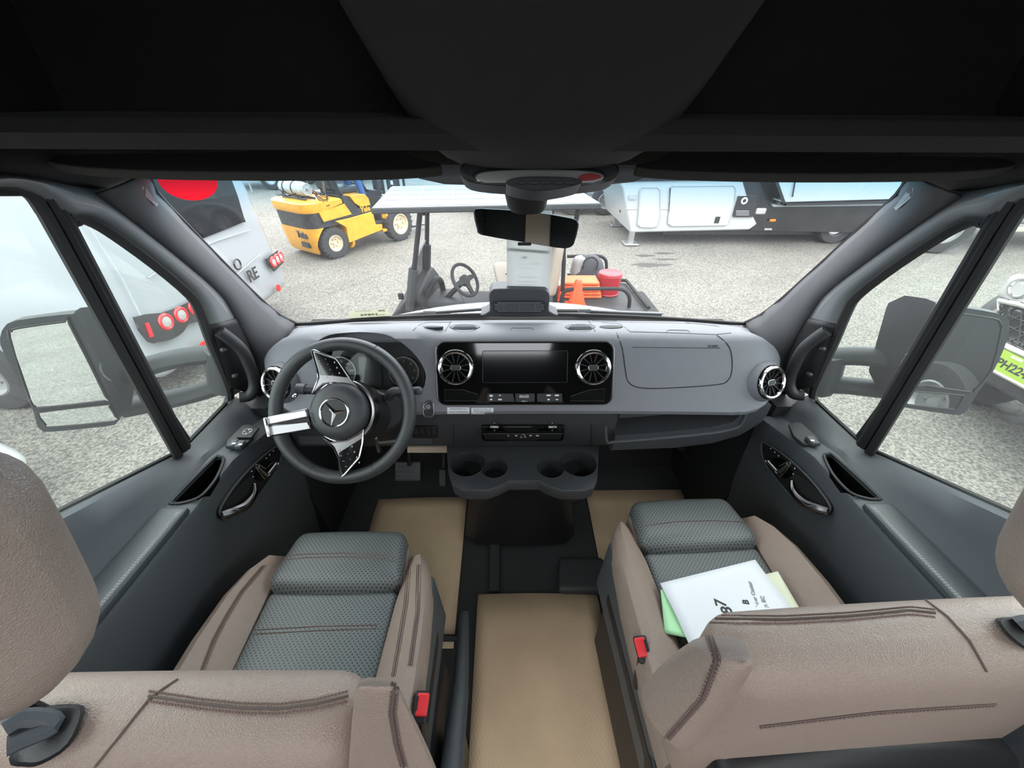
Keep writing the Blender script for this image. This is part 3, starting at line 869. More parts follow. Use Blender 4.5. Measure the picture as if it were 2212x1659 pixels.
MB().tube([cM @ Vector((p[0], p[1], .0112)) for p in rrect(x1 - x0, y0 - y1, .004, 3, (x0 + x1) / 2, (y0 + y1) / 2)], .0009, 5, closed=True).build('screen_edge', 'black_plastic', bz)
def vent(M, r, parent):
    v = MB().lathe([(r * 1.0, -.010), (r * 1.16, .004), (r * 1.12, .006), (r * .95, .004), (r * .95, -.012)], M, 36, cap=False).build('vent_socket', 'piano', parent)
    MB().ring(r, .0052, M @ Matrix.Translation((0, 0, .006)), 40, 8).build('vent_ring', 'chrome', v)
    MB().lathe([(r * .95, -.004), (r * .3, -.010), (.0005, -.010)], M, 28, cap=False).build('vent_bowl', 'rubber', v)
    for k in range(12):
        a = R(30 * k + 15)
        B = M @ Matrix.Rotation(a, 4, 'Z')
        MB().hexa([(r * .30, -.0012, -.006), (r * .93, -.002, -.002), (r * .93, .002, -.002), (r * .30, .0012, -.006)], [(r * .30, -.0008, .001), (r * .93, -.0008, .0055), (r * .93, .0008, .0055), (r * .30, .0008, .001)], B).build('vent_blade', 'black_plastic', v)
    MB().prism(rrect(r * .62, r * .34, r * .14, 4), -.004, .004, M).build('vent_knob', 'black_plastic', v)
    MB().tube([M @ Vector((p[0], p[1], .004)) for p in rrect(r * .62, r * .34, r * .14, 4)], .0009, 5, closed=True).build('knob_outline', 'satin', v)
    return v
for x, y in ((985, 794), (1281, 794)):
    p = cl(x, y)
    vent(cM @ Matrix.Translation((p[0], p[1], .012)), .0440, bz)
for pts in ([(959, 842), (1000, 842), (1031, 852), (1032, 866), (961, 866)], [(1307, 840), (1275, 842), (1233, 856), (1231, 866), (1305, 866)]):
    MB().ext([fp(x, y, .0108) for x, y in pts], FN * .001).build('pocket_shade_plate', 'recess_shade_black', bz)  # flat black plate painting the shade of an open pocket
    MB().tube([fp(x, y, .012) for x, y in pts], .0012, 5, closed=True).build('pocket_edge', 'black_plastic', bz)
for pts in ([(1053, 850), (1108, 850), (1112, 868), (1053, 868)], [(1113, 850), (1155, 850), (1155, 868), (1113, 868)], [(1160, 850), (1214, 850), (1214, 868), (1160, 868)]):
    MB().ext([fp(x, y, .011) for x, y in pts], FN * .003).build('key_row', 'black_plastic', bz, bevel=.001)
kx = fM(1132, 857, .016)
MB().lathe([(.005, -.013), (.0062, -.010), (.0062, .010), (.005, .013)], kx @ Matrix.Rotation(R(90), 4, 'Y'), 16).build('volume_roller', 'satin', bz)
for k in range(4):
    MB().box((0, -.004 + k * .0028, .0062), (.022, .0006, .0008), kx).build('roller_rib', 'dark_satin', bz)
text('volume_mark', '- VOL +', .006, fM(1132, 867, .0145), 'white_print', bz)
for (x, y, w, h) in ((1061, 855, 7, 4), (1080, 854, 5, 2), (1061, 863, 5, 3), (1080, 863, 8, 3), (1185, 854, 9, 3), (1203, 854, 9, 3), (1185, 863, 5, 3), (1203, 863, 6, 2)):
    MB().prism(rrect(w * .0013, h * .0013, .001, 2), 0, .0006, fM(x, y, .0142)).build('key_symbol', 'white_print', bz)
# silver button and warning stickers under the panel
def lowp(x, y, d=.0):
    return dash_hit(x, y, d)
for x0, x1, y0, y1, lines in ((966, 1014, 880, 901, ('Folding handbrake lever', 'Release: see Operating', 'Instructions')), (1018, 1066, 881, 901, ('Levier du frein de', 'stationnement rabattable', 'Pour le desserrage,', "voir la notice d'utilisation"))):
    G_ = [[dash_hit(x0 + (x1 - x0) * i / 5, y0 + (y1 - y0) * j / 6, .0016) for i in range(6)] for j in range(7)]
    st = MB().loft(G_, closed=False).build('warning_sticker', 'paper_white', dash, ang=80)
    for i, t in enumerate(lines):
        yy = y0 + (y1 - y0) * (.16 + .74 * i / (len(lines) - .4)); xx = (x0 + x1) / 2
        c_, ca, cb_ = dash_hit(xx, yy, .0030), dash_hit(xx + 8, yy, .003), dash_hit(xx, yy - 2, .003)
        ux = (ca - c_).normalized(); vy = cb_ - c_; vy = (vy - ux * vy.dot(ux)).normalized(); nz = ux.cross(vy)
        text('sticker_print', t, .0058, frame(c_, ux, vy, nz), 'grey_print' if i > 1 else 'black_print', st, depth=.0003, fit=.050 if i < 2 else .036)
# start button
c = dash_hit(926, 883, .0); M = frame(c, (1, 0, 0), FV, FN)
sb = MB().prism(rrect(.030, .048, .012, 5), -.004, .004, M).build('start_button', 'black_plastic', dash, bevel=.001)
MB().tube([M @ Vector((p[0], p[1], .004)) for p in rrect(.030, .048, .012, 5)], .0013, 6, closed=True).build('button_surround', 'satin', sb)
M2 = M @ Matrix.Translation((0, .007, .004))
MB().ring(.0125, .0016, M2, 28, 6).build('button_ring', 'chrome', sb)
MB().lathe([(.0115, 0), (.0108, .003), (.0001, .0036)], M2, 24).build('button_cap', 'door_dark', sb)
for i, t in enumerate(('START', 'ENGINE', 'STOP')):
    text('button_word', t, .0042, M2 @ Matrix.Translation((0, .0045 - .0045 * i, .0042)), 'white_print', sb, depth=.0003)
# round end vents
for s in (-1, 1):
    c = dash_hit(1652, 824)
    if s < 0: c = mx(c)
    n_ = Vector((s * .30, -.86, .42)).normalized(); ux = Vector((0, 0, 1)).cross(n_).normalized(); vy = n_.cross(ux)
    vent(frame(c + n_ * .018, ux, vy, n_), .0440, dash)
    M = frame(c + n_ * .0, ux, vy, n_)
    MB().lathe([(.066, -.055), (.064, -.012), (.058, .008), (.0525, .0185), (.050, .0185)], M, 36, cap=False).build('vent_pod', 'dash_grey', dash)
# ------------------------------------------------------------------ instruments
ip = fp(785, 800, -.055)
iM = frame(ip, (1, 0, 0), FV, FN)
inst = MB().prism(rrect(.36, .165, .02, 4), -.02, 0, iM).build('instrument_panel', 'black_plastic', dash)
ii = iM.inverted()
def il(x, y):
    p = ii @ fp(x, y, -.05); return p.x, p.y
mat('gauge_face', (.018, .018, .019), .5)
mat('gauge_screen', (.05, .055, .055), .15, coat=.3)
for x, y, lab in ((737, 803, ('0', '40', '80', '120', '160', '200', '240')), (873, 803, ('0', '1', '2', '3', '4', '5', '6'))):
    px, py = il(x, y)
    G = iM @ Matrix.Translation((px, py, 0))
    f_ = MB().lathe([(.043, 0), (.043, .006), (.0001, .006)], G, 36).build('gauge', 'gauge_face', inst)
    MB().ring(.0435, .0021, G @ Matrix.Translation((0, 0, .008)), 44, 6).build('gauge_ring', 'satin', f_)
    for k, t in enumerate(lab):
        a = R(215 - 250 * k / (len(lab) - 1))
        text('gauge_number', t, .0095, G @ Matrix.Translation((.031 * math.cos(a), .031 * math.sin(a), .0065)), 'white_print', f_, depth=.0003)
    for k in range(25):
        a = R(215 - 250 * k / 24)
        MB().box((.0385, 0, .0065), (.004, .0007, .0005), G @ Matrix.Rotation(a, 4, 'Z')).build('gauge_tick', 'white_print', f_)
    MB().hexa([(-.006, -.002, .007), (.030, -.0006, .007), (.030, .0006, .007), (-.006, .002, .007)], [(-.006, -.002, .0085), (.030, -.0006, .0085), (.030, .0006, .0085), (-.006, .002, .0085)], G @ Matrix.Rotation(R(212), 4, 'Z')).build('gauge_needle', 'red_plastic', f_)
px, py = il(800, 806)
MB().prism(rrect(.066, .088, .003, 2, px, py + .004), .001, .005, iM).build('trip_display', 'gauge_screen', inst)
MB().prism(rrect(.36, .165, .02, 4), .012, .0125, iM).build('cover_glass', 'clear_cover', inst, flat=True)

# ------------------------------------------------------------------ lower dash
def lp(x, y, Y=.94):
    return at(x, y, Y=Y)
lower = MB()
S = []
for X in (-.75, -.5, -.32, .29, .295):
    S.append([(X, .92, .785), (X, .925, .70), (X, .945, .585), (X, .96, .572), (X, 1.24, .572), (X, 1.24, .785)])
lw = MB().loft(S).build('lower_dash', 'dash_dark', dash, ang=50)
for x in (980, 1277):
    MB().tube([lp(x, 915, .925), lp(x, 964, .944)], .0012, 5).build('lower_seam', 'rubber', dash)
# climate panel
LN = Vector((0, -.985, -.17)); LV = Vector((0, -.17, .985))
def lf(x, y, d=0):
    return pl((x, y), Vector((0, .935, .64)) + LN * d, LN)
cp = MB().ext([lf(x, y, .0) for x, y in ((1041, 916), (1219, 916), (1217, 942), (1212, 947), (1046, 947), (1041, 942))], LN * .012).build('climate_panel', 'piano', dash, bevel=.002)
MB().ext([lf(x, y, .012) for x, y in ((1042, 934), (1216, 934), (1210, 947), (1048, 947))], LN * .006).build('climate_key_bar', 'black_plastic', cp, bevel=.002)
for x in (1068, 1193):
    M = frame(lf(x, 922, .015), (1, 0, 0), LV, LN)
    MB().lathe([(.005, -.013), (.006, -.010), (.006, .010), (.005, .013)], M @ Matrix.Rotation(R(90), 4, 'Y'), 14).build('temperature_roller', 'satin', cp)
    for dy in (8, -8): MB().box(lf(x, 922 + dy, .013), (.003, .001, .002)).build('roller_mark', 'white_print', cp)
P = [lf(1130, 937, .0185), lf(1123.5, 945, .0185), lf(1136.5, 945, .0185)]
MB().tube(P, .0008, 5, closed=True).build('hazard_triangle', 'white_print', cp)
for x, w in ((1098, 4), (1115, 6), (1146, 7), (1161, 8)):
    MB().prism(rrect(w * .0012, .004, .001, 2), 0, .0006, frame(lf(x, 941, .018), (1, 0, 0), LV, LN)).build('climate_symbol', 'white_print', cp)
# small blank panel left of it, by the column
MB().ext([lf(x, y) for x, y in ((893, 919), (946, 919), (946, 943), (893, 943))], LN * .008).build('blank_switch_panel', 'black_plastic', dash, bevel=.002)
for k in range(4): MB().box(lf(899 + 13 * k, 931, .008), (.012, .004, .022)).build('blank_switch', 'door_dark', dash)
# passenger tray: a lower section with an open shelf
tr = MB()
S = []
for X, z in ((.292, .585), (.50, .595), (.62, .615), (.70, .65), (.745, .70)):
    S.append([(X, .905, .785), (X, .905, z + .045), (X, .915, z + .005), (X, .94, z - .01), (X, 1.24, z - .01), (X, 1.24, .785), (X, 1.0, .785)])
tr = MB().loft(S).build('passenger_shelf', 'dash_dark', dash, ang=50)
op = [(1310, 917), (1410, 910), (1520, 898), (1612, 884), (1605, 912), (1590, 924), (1540, 935), (1440, 945), (1330, 953), (1311, 952)]
cut(tr, [MB().ext([at(x, y, Y=.88) for x, y in op], (0, .22, 0))])
MB().tube(smooth([at(x, y, Y=.904) for x, y in [(1612, 890), (1604, 912), (1590, 924), (1540, 935), (1440, 945), (1330, 954), (1311, 953), (1308, 920)]], 3), .005, 8).build('shelf_lip', 'door_grey', tr)
fo = MB().tube([at(1350, 938, Y=1.0), at(1488, 928, Y=1.0)], .026, 12).build('document_roll', 'door_dark')
tag(fo, 'dark document pouch lying in the open passenger shelf of the dashboard', 'pouch')
# kick panel and side trim under the dash on the passenger side, ribbed carpet strut
q = MB().tube(smooth([at(x, y, Y=1.30) for x, y in ((1470, 965), (1500, 1000), (1520, 1050), (1530, 1090))], 3), .03, 8, flat=.6).build('footwell_duct', 'door_dark', dash)

# ------------------------------------------------------------------ cup holder shelf
def cz(x, y, z=.55):
    return at(x, y, Z=z)
cup = thing('cup_holder_console', (0, .9, .48), 'black plastic shelf with four cup holders below the centre of the dashboard', 'cup holder')
outl = [(965, 963), (1294, 963), (1292, 1000), (1290, 1034), (1282, 1054), (1262, 1061), (1215, 1061), (1188, 1052), (1166, 1040), (1100, 1040), (1076, 1052), (1050, 1061), (1000, 1060), (978, 1048), (969, 1020)]
O = [cz(x, y) for x, y in outl]
S = []
for z, k in ((.552, .985), (.550, 1.0), (.535, 1.005), (.508, .99), (.505, .97)):
    c0 = Vector((0, .95, 0))
    S.append([Vector((p.x * k, .95 + (p.y - .95) * k, z)) for p in O])
cb = MB().loft(S[::-1]).build('shelf_body', 'dash_dark', cup, ang=45)
cups = [((1010, 1003), .056), ((1068, 1013), .042), ((1190, 1013), .042), ((1250, 1002), .058)]
cutters = []
for (xy, r_) in cups:
    c = cz(*xy)
    cutters.append(MB().lathe([(r_, 0), (r_, .2)], Matrix.Translation((c.x, c.y, .47)), 36))
cc = [cz(1040, 1010), cz(1218, 1010)]
for c in cc: cutters.append(MB().box((c.x, c.y, .56), (.04, .030, .12)))
cut(cb, cutters)
for (xy, r_) in cups:
    c = cz(*xy)
    b_ = MB().lathe([(r_ + .0015, .003), (r_ + .0005, .0045), (r_ - .001, .0), (r_ - .002, -.010), (r_ - .006, -.085), (r_ - .008, -.088), (.0005, -.088)], Matrix.Translation((c.x, c.y, .550)), 36, cap=False).build('cup_well', 'door_dark', cup)
    MB().ring(r_ - .012, .002, Matrix.Translation((c.x, c.y, .464)), 28, 5).build('well_ring', 'black_plastic', cup)
# pedestal below
S = []
for z, w, y0 in ((.51, .20, .86), (.42, .19, .90), (.25, .20, .95), (.02, .235, .93)):
    S.append([(-w, 1.25, z), (-w, y0 + .05, z), (-w * .8, y0 + .01, z), (0, y0, z), (w * .8, y0 + .01, z), (w, y0 + .05, z), (w, 1.25, z)])
MB().loft(S).build('pedestal', 'black_plastic', cup, ang=60)

# ------------------------------------------------------------------ sensor housing and vent on top of the dash
sv = thing('windshield_sensor_housing', (0, 1.22, .93), 'black rounded vent housing standing at the base of the windshield', 'housing')
q = lambda x, y, Y=1.16: at(x, y, Y=Y)
o_ = [(1058, 672), (1056, 640), (1062, 628), (1078, 624), (1166, 625), (1182, 629), (1188, 642), (1186, 672), (1200, 684), (1044, 684)]
MB().ext([q(v.x, v.y, 1.165) for v in smooth([(x, y, 0) for x, y in o_], 3, True)], (0, .07, .0)).build('housing_body', 'dash_dark', sv, bevel=.006, seg=3)
gM = frame(q(1122, 663, 1.155), (1, 0, 0), (0, .3, .954), (0, -.954, .3))
mat('grille_grey', (.16, .165, .17), .5)
gl_ = MB().prism(rrect(.170, .034, .014, 5), -.02, .004, gM).build('grille_recess', 'rubber', sv)
for k in range(5):
    MB().rbox((0, -.0125 + k * .0063, .005), (.158 - (.018 if k in (0, 4) else 0), .0022, .004), .001, n=1, M=gM).build('grille_slat', 'grille_grey', sv)
for x in (-.05, 0, .05): MB().rbox((x, 0, .0055), (.003, .030, .004), .001, n=1, M=gM).build('grille_post', 'door_grey', sv)

# ------------------------------------------------------------------ steering wheel and column
e = R(35)
wu, wv, ww = Vector((1, 0, 0)), Vector((0, math.sin(e), math.cos(e))), Vector((0, -math.cos(e), math.sin(e)))
wc0 = at(741, 887, D=.97)
RW = .1685
WM = frame(wc0, wu, wv, ww)
sw = thing('steering_wheel', wc0, 'black leather three-spoke steering wheel with silver spokes and star emblem', 'steering wheel')
K = RW / 636.0
def wp(cx, cy, w=0.0):
    return WM @ Vector(((cx - 703) * K, (902 - cy) * K, w))
MB().ring(RW, .0165, WM, 72, 14, .018).build('rim', 'wheel_leather', sw)
for a in (62, 146, 299, 243):          # leather seams across the rim
    M = WM @ Matrix.Rotation(R(a), 4, 'Z') @ Matrix.Translation((RW, 0, 0)) @ Matrix.Rotation(R(90), 4, 'X')
    MB().ring(.0168, .0011, M, 24, 5).build('rim_seam', 'rubber', sw)
pts = []
for k in range(120):
    a = R(195 + 165 * k / 120)
hub = MB().lathe([(.070, -.02), (.0722, .010), (.070, .026), (.062, .034), (.045, .038), (.0005, .040)], WM, 48).build('airbag_cover', 'wheel_leather', sw)
MB().lathe([(.078, -.03), (.079, .004), (.076, .012), (.0715, .013)], WM @ Matrix.Translation((.006, 0, 0)), 48, cap=False).build('hub_surround', 'dark_satin', sw)
MB().ring(.0775, .0014, WM @ Matrix.Translation((.006, 0, .012)), 48, 6).build('hub_ring', 'chrome', sw)
EM = WM @ Matrix.Translation((-.004, -.002, .040))
em = MB().ring(.034, .0028, EM, 44, 8).build('emblem_ring', 'chrome', sw)
MB().lathe([(.033, -.003), (.033, .000), (.0005, .001)], EM, 36).build('emblem_disc', 'black_plastic', sw)
st = MB()
for a in (131, 8, 258):
    B = EM @ Matrix.Rotation(R(a), 4, 'Z')
    st.add([(0, -.0062, .001), (0, .0062, .001), (.0335, 0, .001), (0, 0, .0052), (.0335, 0, .0022)], [(0, 2, 4, 3), (1, 3, 4, 2), (0, 1, 2), (0, 3, 1)], B)
st.build('emblem_star', 'chrome', sw, flat=True)
text('airbag_word', 'AIRBAG', .008, WM @ Matrix.Translation((-.059, -.014, .036)) @ Matrix.Rotation(R(-72), 4, 'Z'), 'door_dark', sw)
# left double spoke
def spoke(name, P, w0, w1, m, bev=.002):
    a = [wp(x, y, w0) for x, y in P]
    return MB().ext(a, ww * (w1 - w0)).build(name, m, sw, bevel=bev)
lu = spoke('spoke', [(10, 960), (60, 945), (395, 875), (410, 960), (60, 1030), (25, 1035)], .006, .020, 'satin', .004)
ld = spoke('spoke', [(22, 1030), (60, 1028), (410, 990), (440, 1075), (60, 1140), (45, 1142)], .006, .019, 'dark_satin', .004)  # darker metal paints the dark reflection on the lower spoke
MB().ext([wp(x, y, .004) for x, y in ((65, 1010), (405, 955), (412, 1005), (70, 1050))], ww * .010).build('spoke_slot', 'rubber', sw)
MB().ext([wp(x, y, .012) for x, y in ((5, 960), (40, 955), (75, 1140), (45, 1145))], ww * .016).build('spoke_cap', 'chrome', sw, bevel=.003)
# touch-pad spokes, top and bottom
for outer, pad, blend in (
    ([(436, 332), (465, 330), (660, 402), (690, 440), (800, 600), (880, 690), (770, 660), (650, 640), (540, 650), (440, 740), (500, 590), (495, 540)], [(468, 352), (650, 418), (682, 452), (768, 588), (640, 572), (520, 566), (500, 480)], [(515, 572), (770, 592), (830, 650), (640, 622), (500, 670)]),
    ([(540, 1150), (620, 1195), (760, 1180), (870, 1120), (918, 1075), (910, 1200), (880, 1340), (740, 1500), (715, 1515), (700, 1490), (690, 1350), (640, 1240)], [(692, 1290), (790, 1230), (898, 1162), (896, 1220), (866, 1330), (730, 1490), (718, 1488), (706, 1400)], [(560, 1155), (700, 1200), (850, 1150), (905, 1100), (900, 1150), (780, 1225), (690, 1270), (640, 1220)])):
    o_ = MB().ext([wp(x, y, .002) for x, y in outer], ww * .014).build('spoke', 'dark_satin', sw, bevel=.003)
    MB().tube([wp(x, y, .017) for x, y in outer], .0016, 6, closed=True).build('spoke_edge', 'chrome', o_)
    pd = MB().ext([wp(x, y, .016) for x, y in pad], ww * .0022).build('touch_pad', 'piano', sw)
    cx, cy = sum(p[0] for p in pad) / len(pad), sum(p[1] for p in pad) / len(pad)
    for k in range(12):
        i, j = k % 3 - 1, k // 3 - 1.5
        x, y = cx + i * 62 + j * 22, cy + j * 50 + i * -18
        MB().prism(rrect((.005, .0016, .003)[k % 3], (.001, .004, .002)[(k * 2) % 3], .0004, 2), 0, .0005, frame(wp(x, y, .0184), wu, wv, ww)).build('pad_symbol', 'grey_print', sw)
# column shroud, stalks
S = []
for d, rx, ry, oy in ((-.025, .070, .070, 0), (-.06, .082, .080, -.012), (-.12, .085, .085, -.025), (-.22, .08, .085, -.04)):
    S.append([WM @ Vector((.010 + rx * math.cos(a), oy + ry * math.sin(a), d)) for a in [2 * math.pi * k / 28 for k in range(28)]])
col = MB().loft(S).build('steering_column', 'black_plastic'); tag(col, 'black steering column shroud behind the wheel', 'steering column')
stk = MB().tube(smooth([wp(440, 705, -.05), wp(330, 705, -.048), wp(180, 695, -.046)], 3), .0125, 10).build('indicator_stalk', 'door_dark', col)
MB().tube([wp(262, 700, -.046), wp(178, 694, -.046)], .0145, 12).build('stalk_tip', 'door_grey', col)
MB().ball(wp(158, 762, -.045), (.008, .008, .005), n=10, m=6).build('stalk_button', 'chrome', col)
MB().tube(smooth([wp(1070, 790, -.06), wp(1100, 745, -.05), wp(1160, 722, -.045), wp(1270, 722, -.04), wp(1395, 715, -.035)], 4), [.013] * 8 + [.012] * 6 + [.011] * 3, 10).build('gear_stalk', 'door_dark', col)
MB().ball(wp(1390, 716, -.032), (.012, .010, .012), n=12, m=8).build('stalk_end', 'door_grey', col)
MB().rbox(wp(958, 1260, -.055), (.010, .012, .055), .004).build('column_lever', 'dark_satin', col)
MB().tube([wp(970, 1240, -.055), wp(1165, 1228, -.075)], .0035, 6).build('lever_rod', 'satin', col)
S2 = [wp(900, 690, -.06), wp(1060, 760, -.07), wp(1165, 800, -.10), wp(1165, 1010, -.12), wp(1090, 1130, -.10), wp(960, 1160, -.07)]
MB().ext(S2, -ww * .10).build('column_lower_cover', 'black_plastic', col, bevel=.01)
# knee panel left of the column
MB().hexa([(-.74, .93, .60), (-.30, .93, .60), (-.30, .95, .74), (-.74, .95, .74)], [(-.74, 1.2, .55), (-.30, 1.2, .55), (-.30, 1.2, .74), (-.74, 1.2, .74)]).build('knee_panel', 'dash_dark', dash, bevel=.008)
# pedals
pb = at(881, 1018, Y=1.24)
bp_ = thing('brake_pedal', pb, 'wide black rubber brake pedal with ribbed pad in the driver footwell', 'pedal')
PN = Vector((0, -.80, .60)); PV = Vector((0, .60, .80)); PM = frame(pb, (1, 0, 0), PV, PN)
MB().rbox((0, 0, 0), (.120, .088, .016), .006, M=PM).build('pedal_pad', 'door_grey', bp_)
for k in range(7):
    for j in range(4):
        MB().rbox((-.046 + k * .0155, -.030 + j * .020, .009), (.012, .004, .006), .0015, n=1, M=PM @ Matrix.Rotation(0, 4, 'Z')).build('pad_rib', 'grille_grey', bp_)
MB().tube([pb + Vector((.01, .01, .03)), pb + Vector((.015, .10, .30))], .010, 8).build('pedal_arm', 'black_plastic', bp_)
pa_ = at(956, 1032, Y=1.24)
ac = thing('accelerator_pedal', pa_, 'slim ribbed accelerator pedal right of the brake pedal', 'pedal')
M = frame(pa_, (1, 0, 0), Vector((0, .5, .866)), Vector((0, -.866, .5)))
MB().rbox((0, 0, 0), (.034, .085, .012), .005, M=M).build('pedal_pad', 'rubber', ac)
for k in range(7): MB().rbox((-.012 + k * .004, 0, .0065), (.0016, .076, .003), .0006, n=1, M=M).build('pad_rib', 'grille_grey', ac)
MB().tube([pa_ + Vector((0, .02, .0)), pa_ + Vector((.0, .18, .16))], .010, 8).build('pedal_arm', 'black_plastic', ac)

# ------------------------------------------------------------------ rear-view mirror, windshield papers
rm = thing('rear_view_mirror', at(1137, 492, Y=.88), 'black frameless rear-view mirror hanging from the windshield pod, tilted', 'mirror')
corn = [(1022, 458), (1030, 451), (1060, 452), (1150, 458), (1235, 472), (1249, 480), (1250, 492), (1240, 528), (1228, 536), (1205, 536), (1120, 522), (1040, 508), (1030, 497)]
mo = at(1137, 492, Y=.88)
mn_ = Vector((-.055, -.985, .135)).normalized()
Pm = [pl(p, mo, mn_) for p in corn]
MB().ext(smooth(Pm, 2, True), -mn_ * .022).build('mirror_case', 'black_plastic', rm, bevel=.004)
cm = sum(Pm, Vector()) / len(Pm)
MB().add([cm + (p - cm) * .965 + mn_ * .0012 for p in smooth(Pm, 2, True)], [list(range(len(Pm) * 2))]).build('mirror_glass', 'mirror', rm, flat=True)
MB().tube([at(1138, 452, Y=.90), at(1138, 470, Y=.89)], .008, 8).build('mirror_stem', 'black_plastic', rm)
MB().rbox(at(1133, 527, Y=.872), (.03, .008, .006), .002).build('mirror_button', 'rubber', rm)
# window sheet stuck on the inside of the glass behind the mirror
mm_ = mat('sheet_back', (.60, .61, .61), .8)
translucent('sheet_back', (.62, .63, .62), .55)
q = [on_ws(x, y, .010) for x, y in ((1094, 455), (1193, 455), (1187, 641), (1095, 630))]
S = [[q[0].lerp(q[1], i / 4).lerp(q[3].lerp(q[2], i / 4), j / 8) + Vector((0, -.004 * math.sin(math.pi * j / 8), 0)) for i in range(5)] for j in range(9)]
sh = MB().loft(S, closed=False).build('window_sheet', 'sheet_back', solid=.0006); tag(sh, 'grey-backed printed sheet hanging on the windshield behind the rear-view mirror', 'paper')
def shp(x, y):
    return on_ws(x, y, .0125)
ux = (q[1] - q[0]).normalized(); vy = (q[0] - q[3]); vy = (vy - ux * vy.dot(ux)).normalized(); nz = ux.cross(vy)
MB().ext([shp(x, y) for x, y in ((1097, 532), (1187, 538), (1186, 544), (1096, 538))], -nz * -.0003).build('sheet_band', 'grey_print', sh, flat=True)
for (x, y, w) in ((1120, 562, .02), (1160, 566, .03), (1178, 556, .008), (1135, 575, .035), (1140, 596, .06), (1174, 597, .012), (1140, 606, .06), (1140, 614, .055), (1125, 622, .03)):
    MB().box((0, 0, 0), (w, .0016, .0004), frame(shp(x, y), ux, vy, nz)).build('sheet_print', 'grey_print', sh)
MB().lathe([(.006, 0), (.006, .0004)], frame(shp(1133, 552), ux, vy, nz), 16).build('sheet_dot', 'grey_print', sh)
# red oval sticker at the top left of the glass
P = []
for k in range(40):
    a = 2 * math.pi * k / 40
    x, y = 404 + 66 * math.cos(a), 388 + 44 * math.sin(a) + 10 * math.cos(a)
    P.append(on_ws(x, y, .012))
mat('sticker_red', (.62, .004, .012), .5)
n_, l_, b_ = nodes_of(MATS['sticker_red']); 
tl = n_.new('ShaderNodeBsdfTranslucent'); tl.inputs[0].default_value = (.85, .01, .02, 1); mxs = n_.new('ShaderNodeMixShader'); mxs.inputs[0].default_value = .7
out_ = [x for x in n_ if x.type == 'OUTPUT_MATERIAL'][0]
l_.new(b_.outputs[0], mxs.inputs[1]); l_.new(tl.outputs[0], mxs.inputs[2]); l_.new(mxs.outputs[0], out_.inputs[0])
rs = MB().add(P, [list(range(40))]).build('oval_sticker', 'sticker_red', flat=True); tag(rs, 'red oval sticker at the top left corner of the windshield', 'sticker')
# stock-number sticker, read from outside
q = [on_ws(x, y, .010) for x, y in ((754, 672), (838, 668), (844, 684), (753, 693))]
mat('label_cream', (.66, .66, .55), .6); translucent('label_cream', (.8, .8, .68), .5)
ls = MB().add(q, [(0, 1, 2, 3)]).build('stock_sticker', 'label_cream', flat=True, solid=.0005); tag(ls, 'pale stock-number sticker at the lower left of the windshield, mirrored 39896', 'sticker')
ux = (q[1] - q[0]).normalized(); vy = (q[0] - q[3]); vy = (vy - ux * vy.dot(ux)).normalized(); nz = ux.cross(vy)
fl_ = lambda x, y: on_ws(x, y, .013)
text('stock_number', '39896', .016, frame(fl_(798, 680), ux, vy, nz), 'black_print', ls, mirror=True, fit=.062)
text('inventory_word', 'INVENTORY', .010, frame(fl_(783, 672), ux, vy, nz), 'grey_print', ls, mirror=True, fit=.055)
for k in range(9): MB().box((k * .0026 - .011, 0, 0), (.0012 if k % 3 else .0018, .009, .0004), frame(fl_(825, 671), ux, vy, nz)).build('bar_code_line', 'black_print', ls)
MB().box((0, 0, 0), (.02, .003, .0004), frame(fl_(825, 680), ux, vy, nz)).build('sticker_print', 'grey_print', ls)

MB().hexa([at(880, 978, Y=1.02), at(978, 978, Y=1.02), at(978, 966, Y=1.02), at(880, 966, Y=1.02)], [at(880, 978, Y=1.02) + Vector((0, .1, 0)), at(978, 978, Y=1.02) + Vector((0, .1, 0)), at(978, 966, Y=1.02) + Vector((0, .1, 0)), at(880, 966, Y=1.02) + Vector((0, .1, 0))]).build('insulation_strip', 'beige_wall', dash)
# ================================================================== seats
from mathutils.bvhtree import BVHTree
def bvh(objs):
    bpy.context.view_layer.update()
    V, Fs = [], []
    for o in objs:
        b0 = len(V); mw = o.matrix_world
        V += [mw @ v.co for v in o.data.vertices]; Fs += [[i + b0 for i in p.vertices] for p in o.data.polygons]
    return BVHTree.FromPolygons(V, Fs)
def hit(tree, x, y, d=.0):
    r = ray(x, y)
    loc, no, ix, ds = tree.ray_cast(CP, r.normalized())
    return None if loc is None else loc + no * (d if no.dot(r) < 0 else -d)
def trace(tree, P, n=40, d=.0):
    out = []
    for v in resample([(x, y, 0) for x, y in P], n):
        h = hit(tree, v.x, v.y, d)
        if h is not None: out.append(h)
    return out
def to_local(mb, root):
    bpy.context.view_layer.update()
    i = root.matrix_world.inverted(); mb.v = [i @ Vector(v) for v in mb.v]; return mb
def box8(x0, x1, y0, y1, z0, z1, top=None):
    "corners for rhex; top = (x0, x1, y0, y1) at z1"
    t = top or (x0, x1, y0, y1)
    return [(x0, y0, z0), (x1, y0, z0), (x0, y1, z0), (x1, y1, z0), (t[0], t[2], z1), (t[1], t[2], z1), (t[0], t[3], z1), (t[1], t[3], z1)]
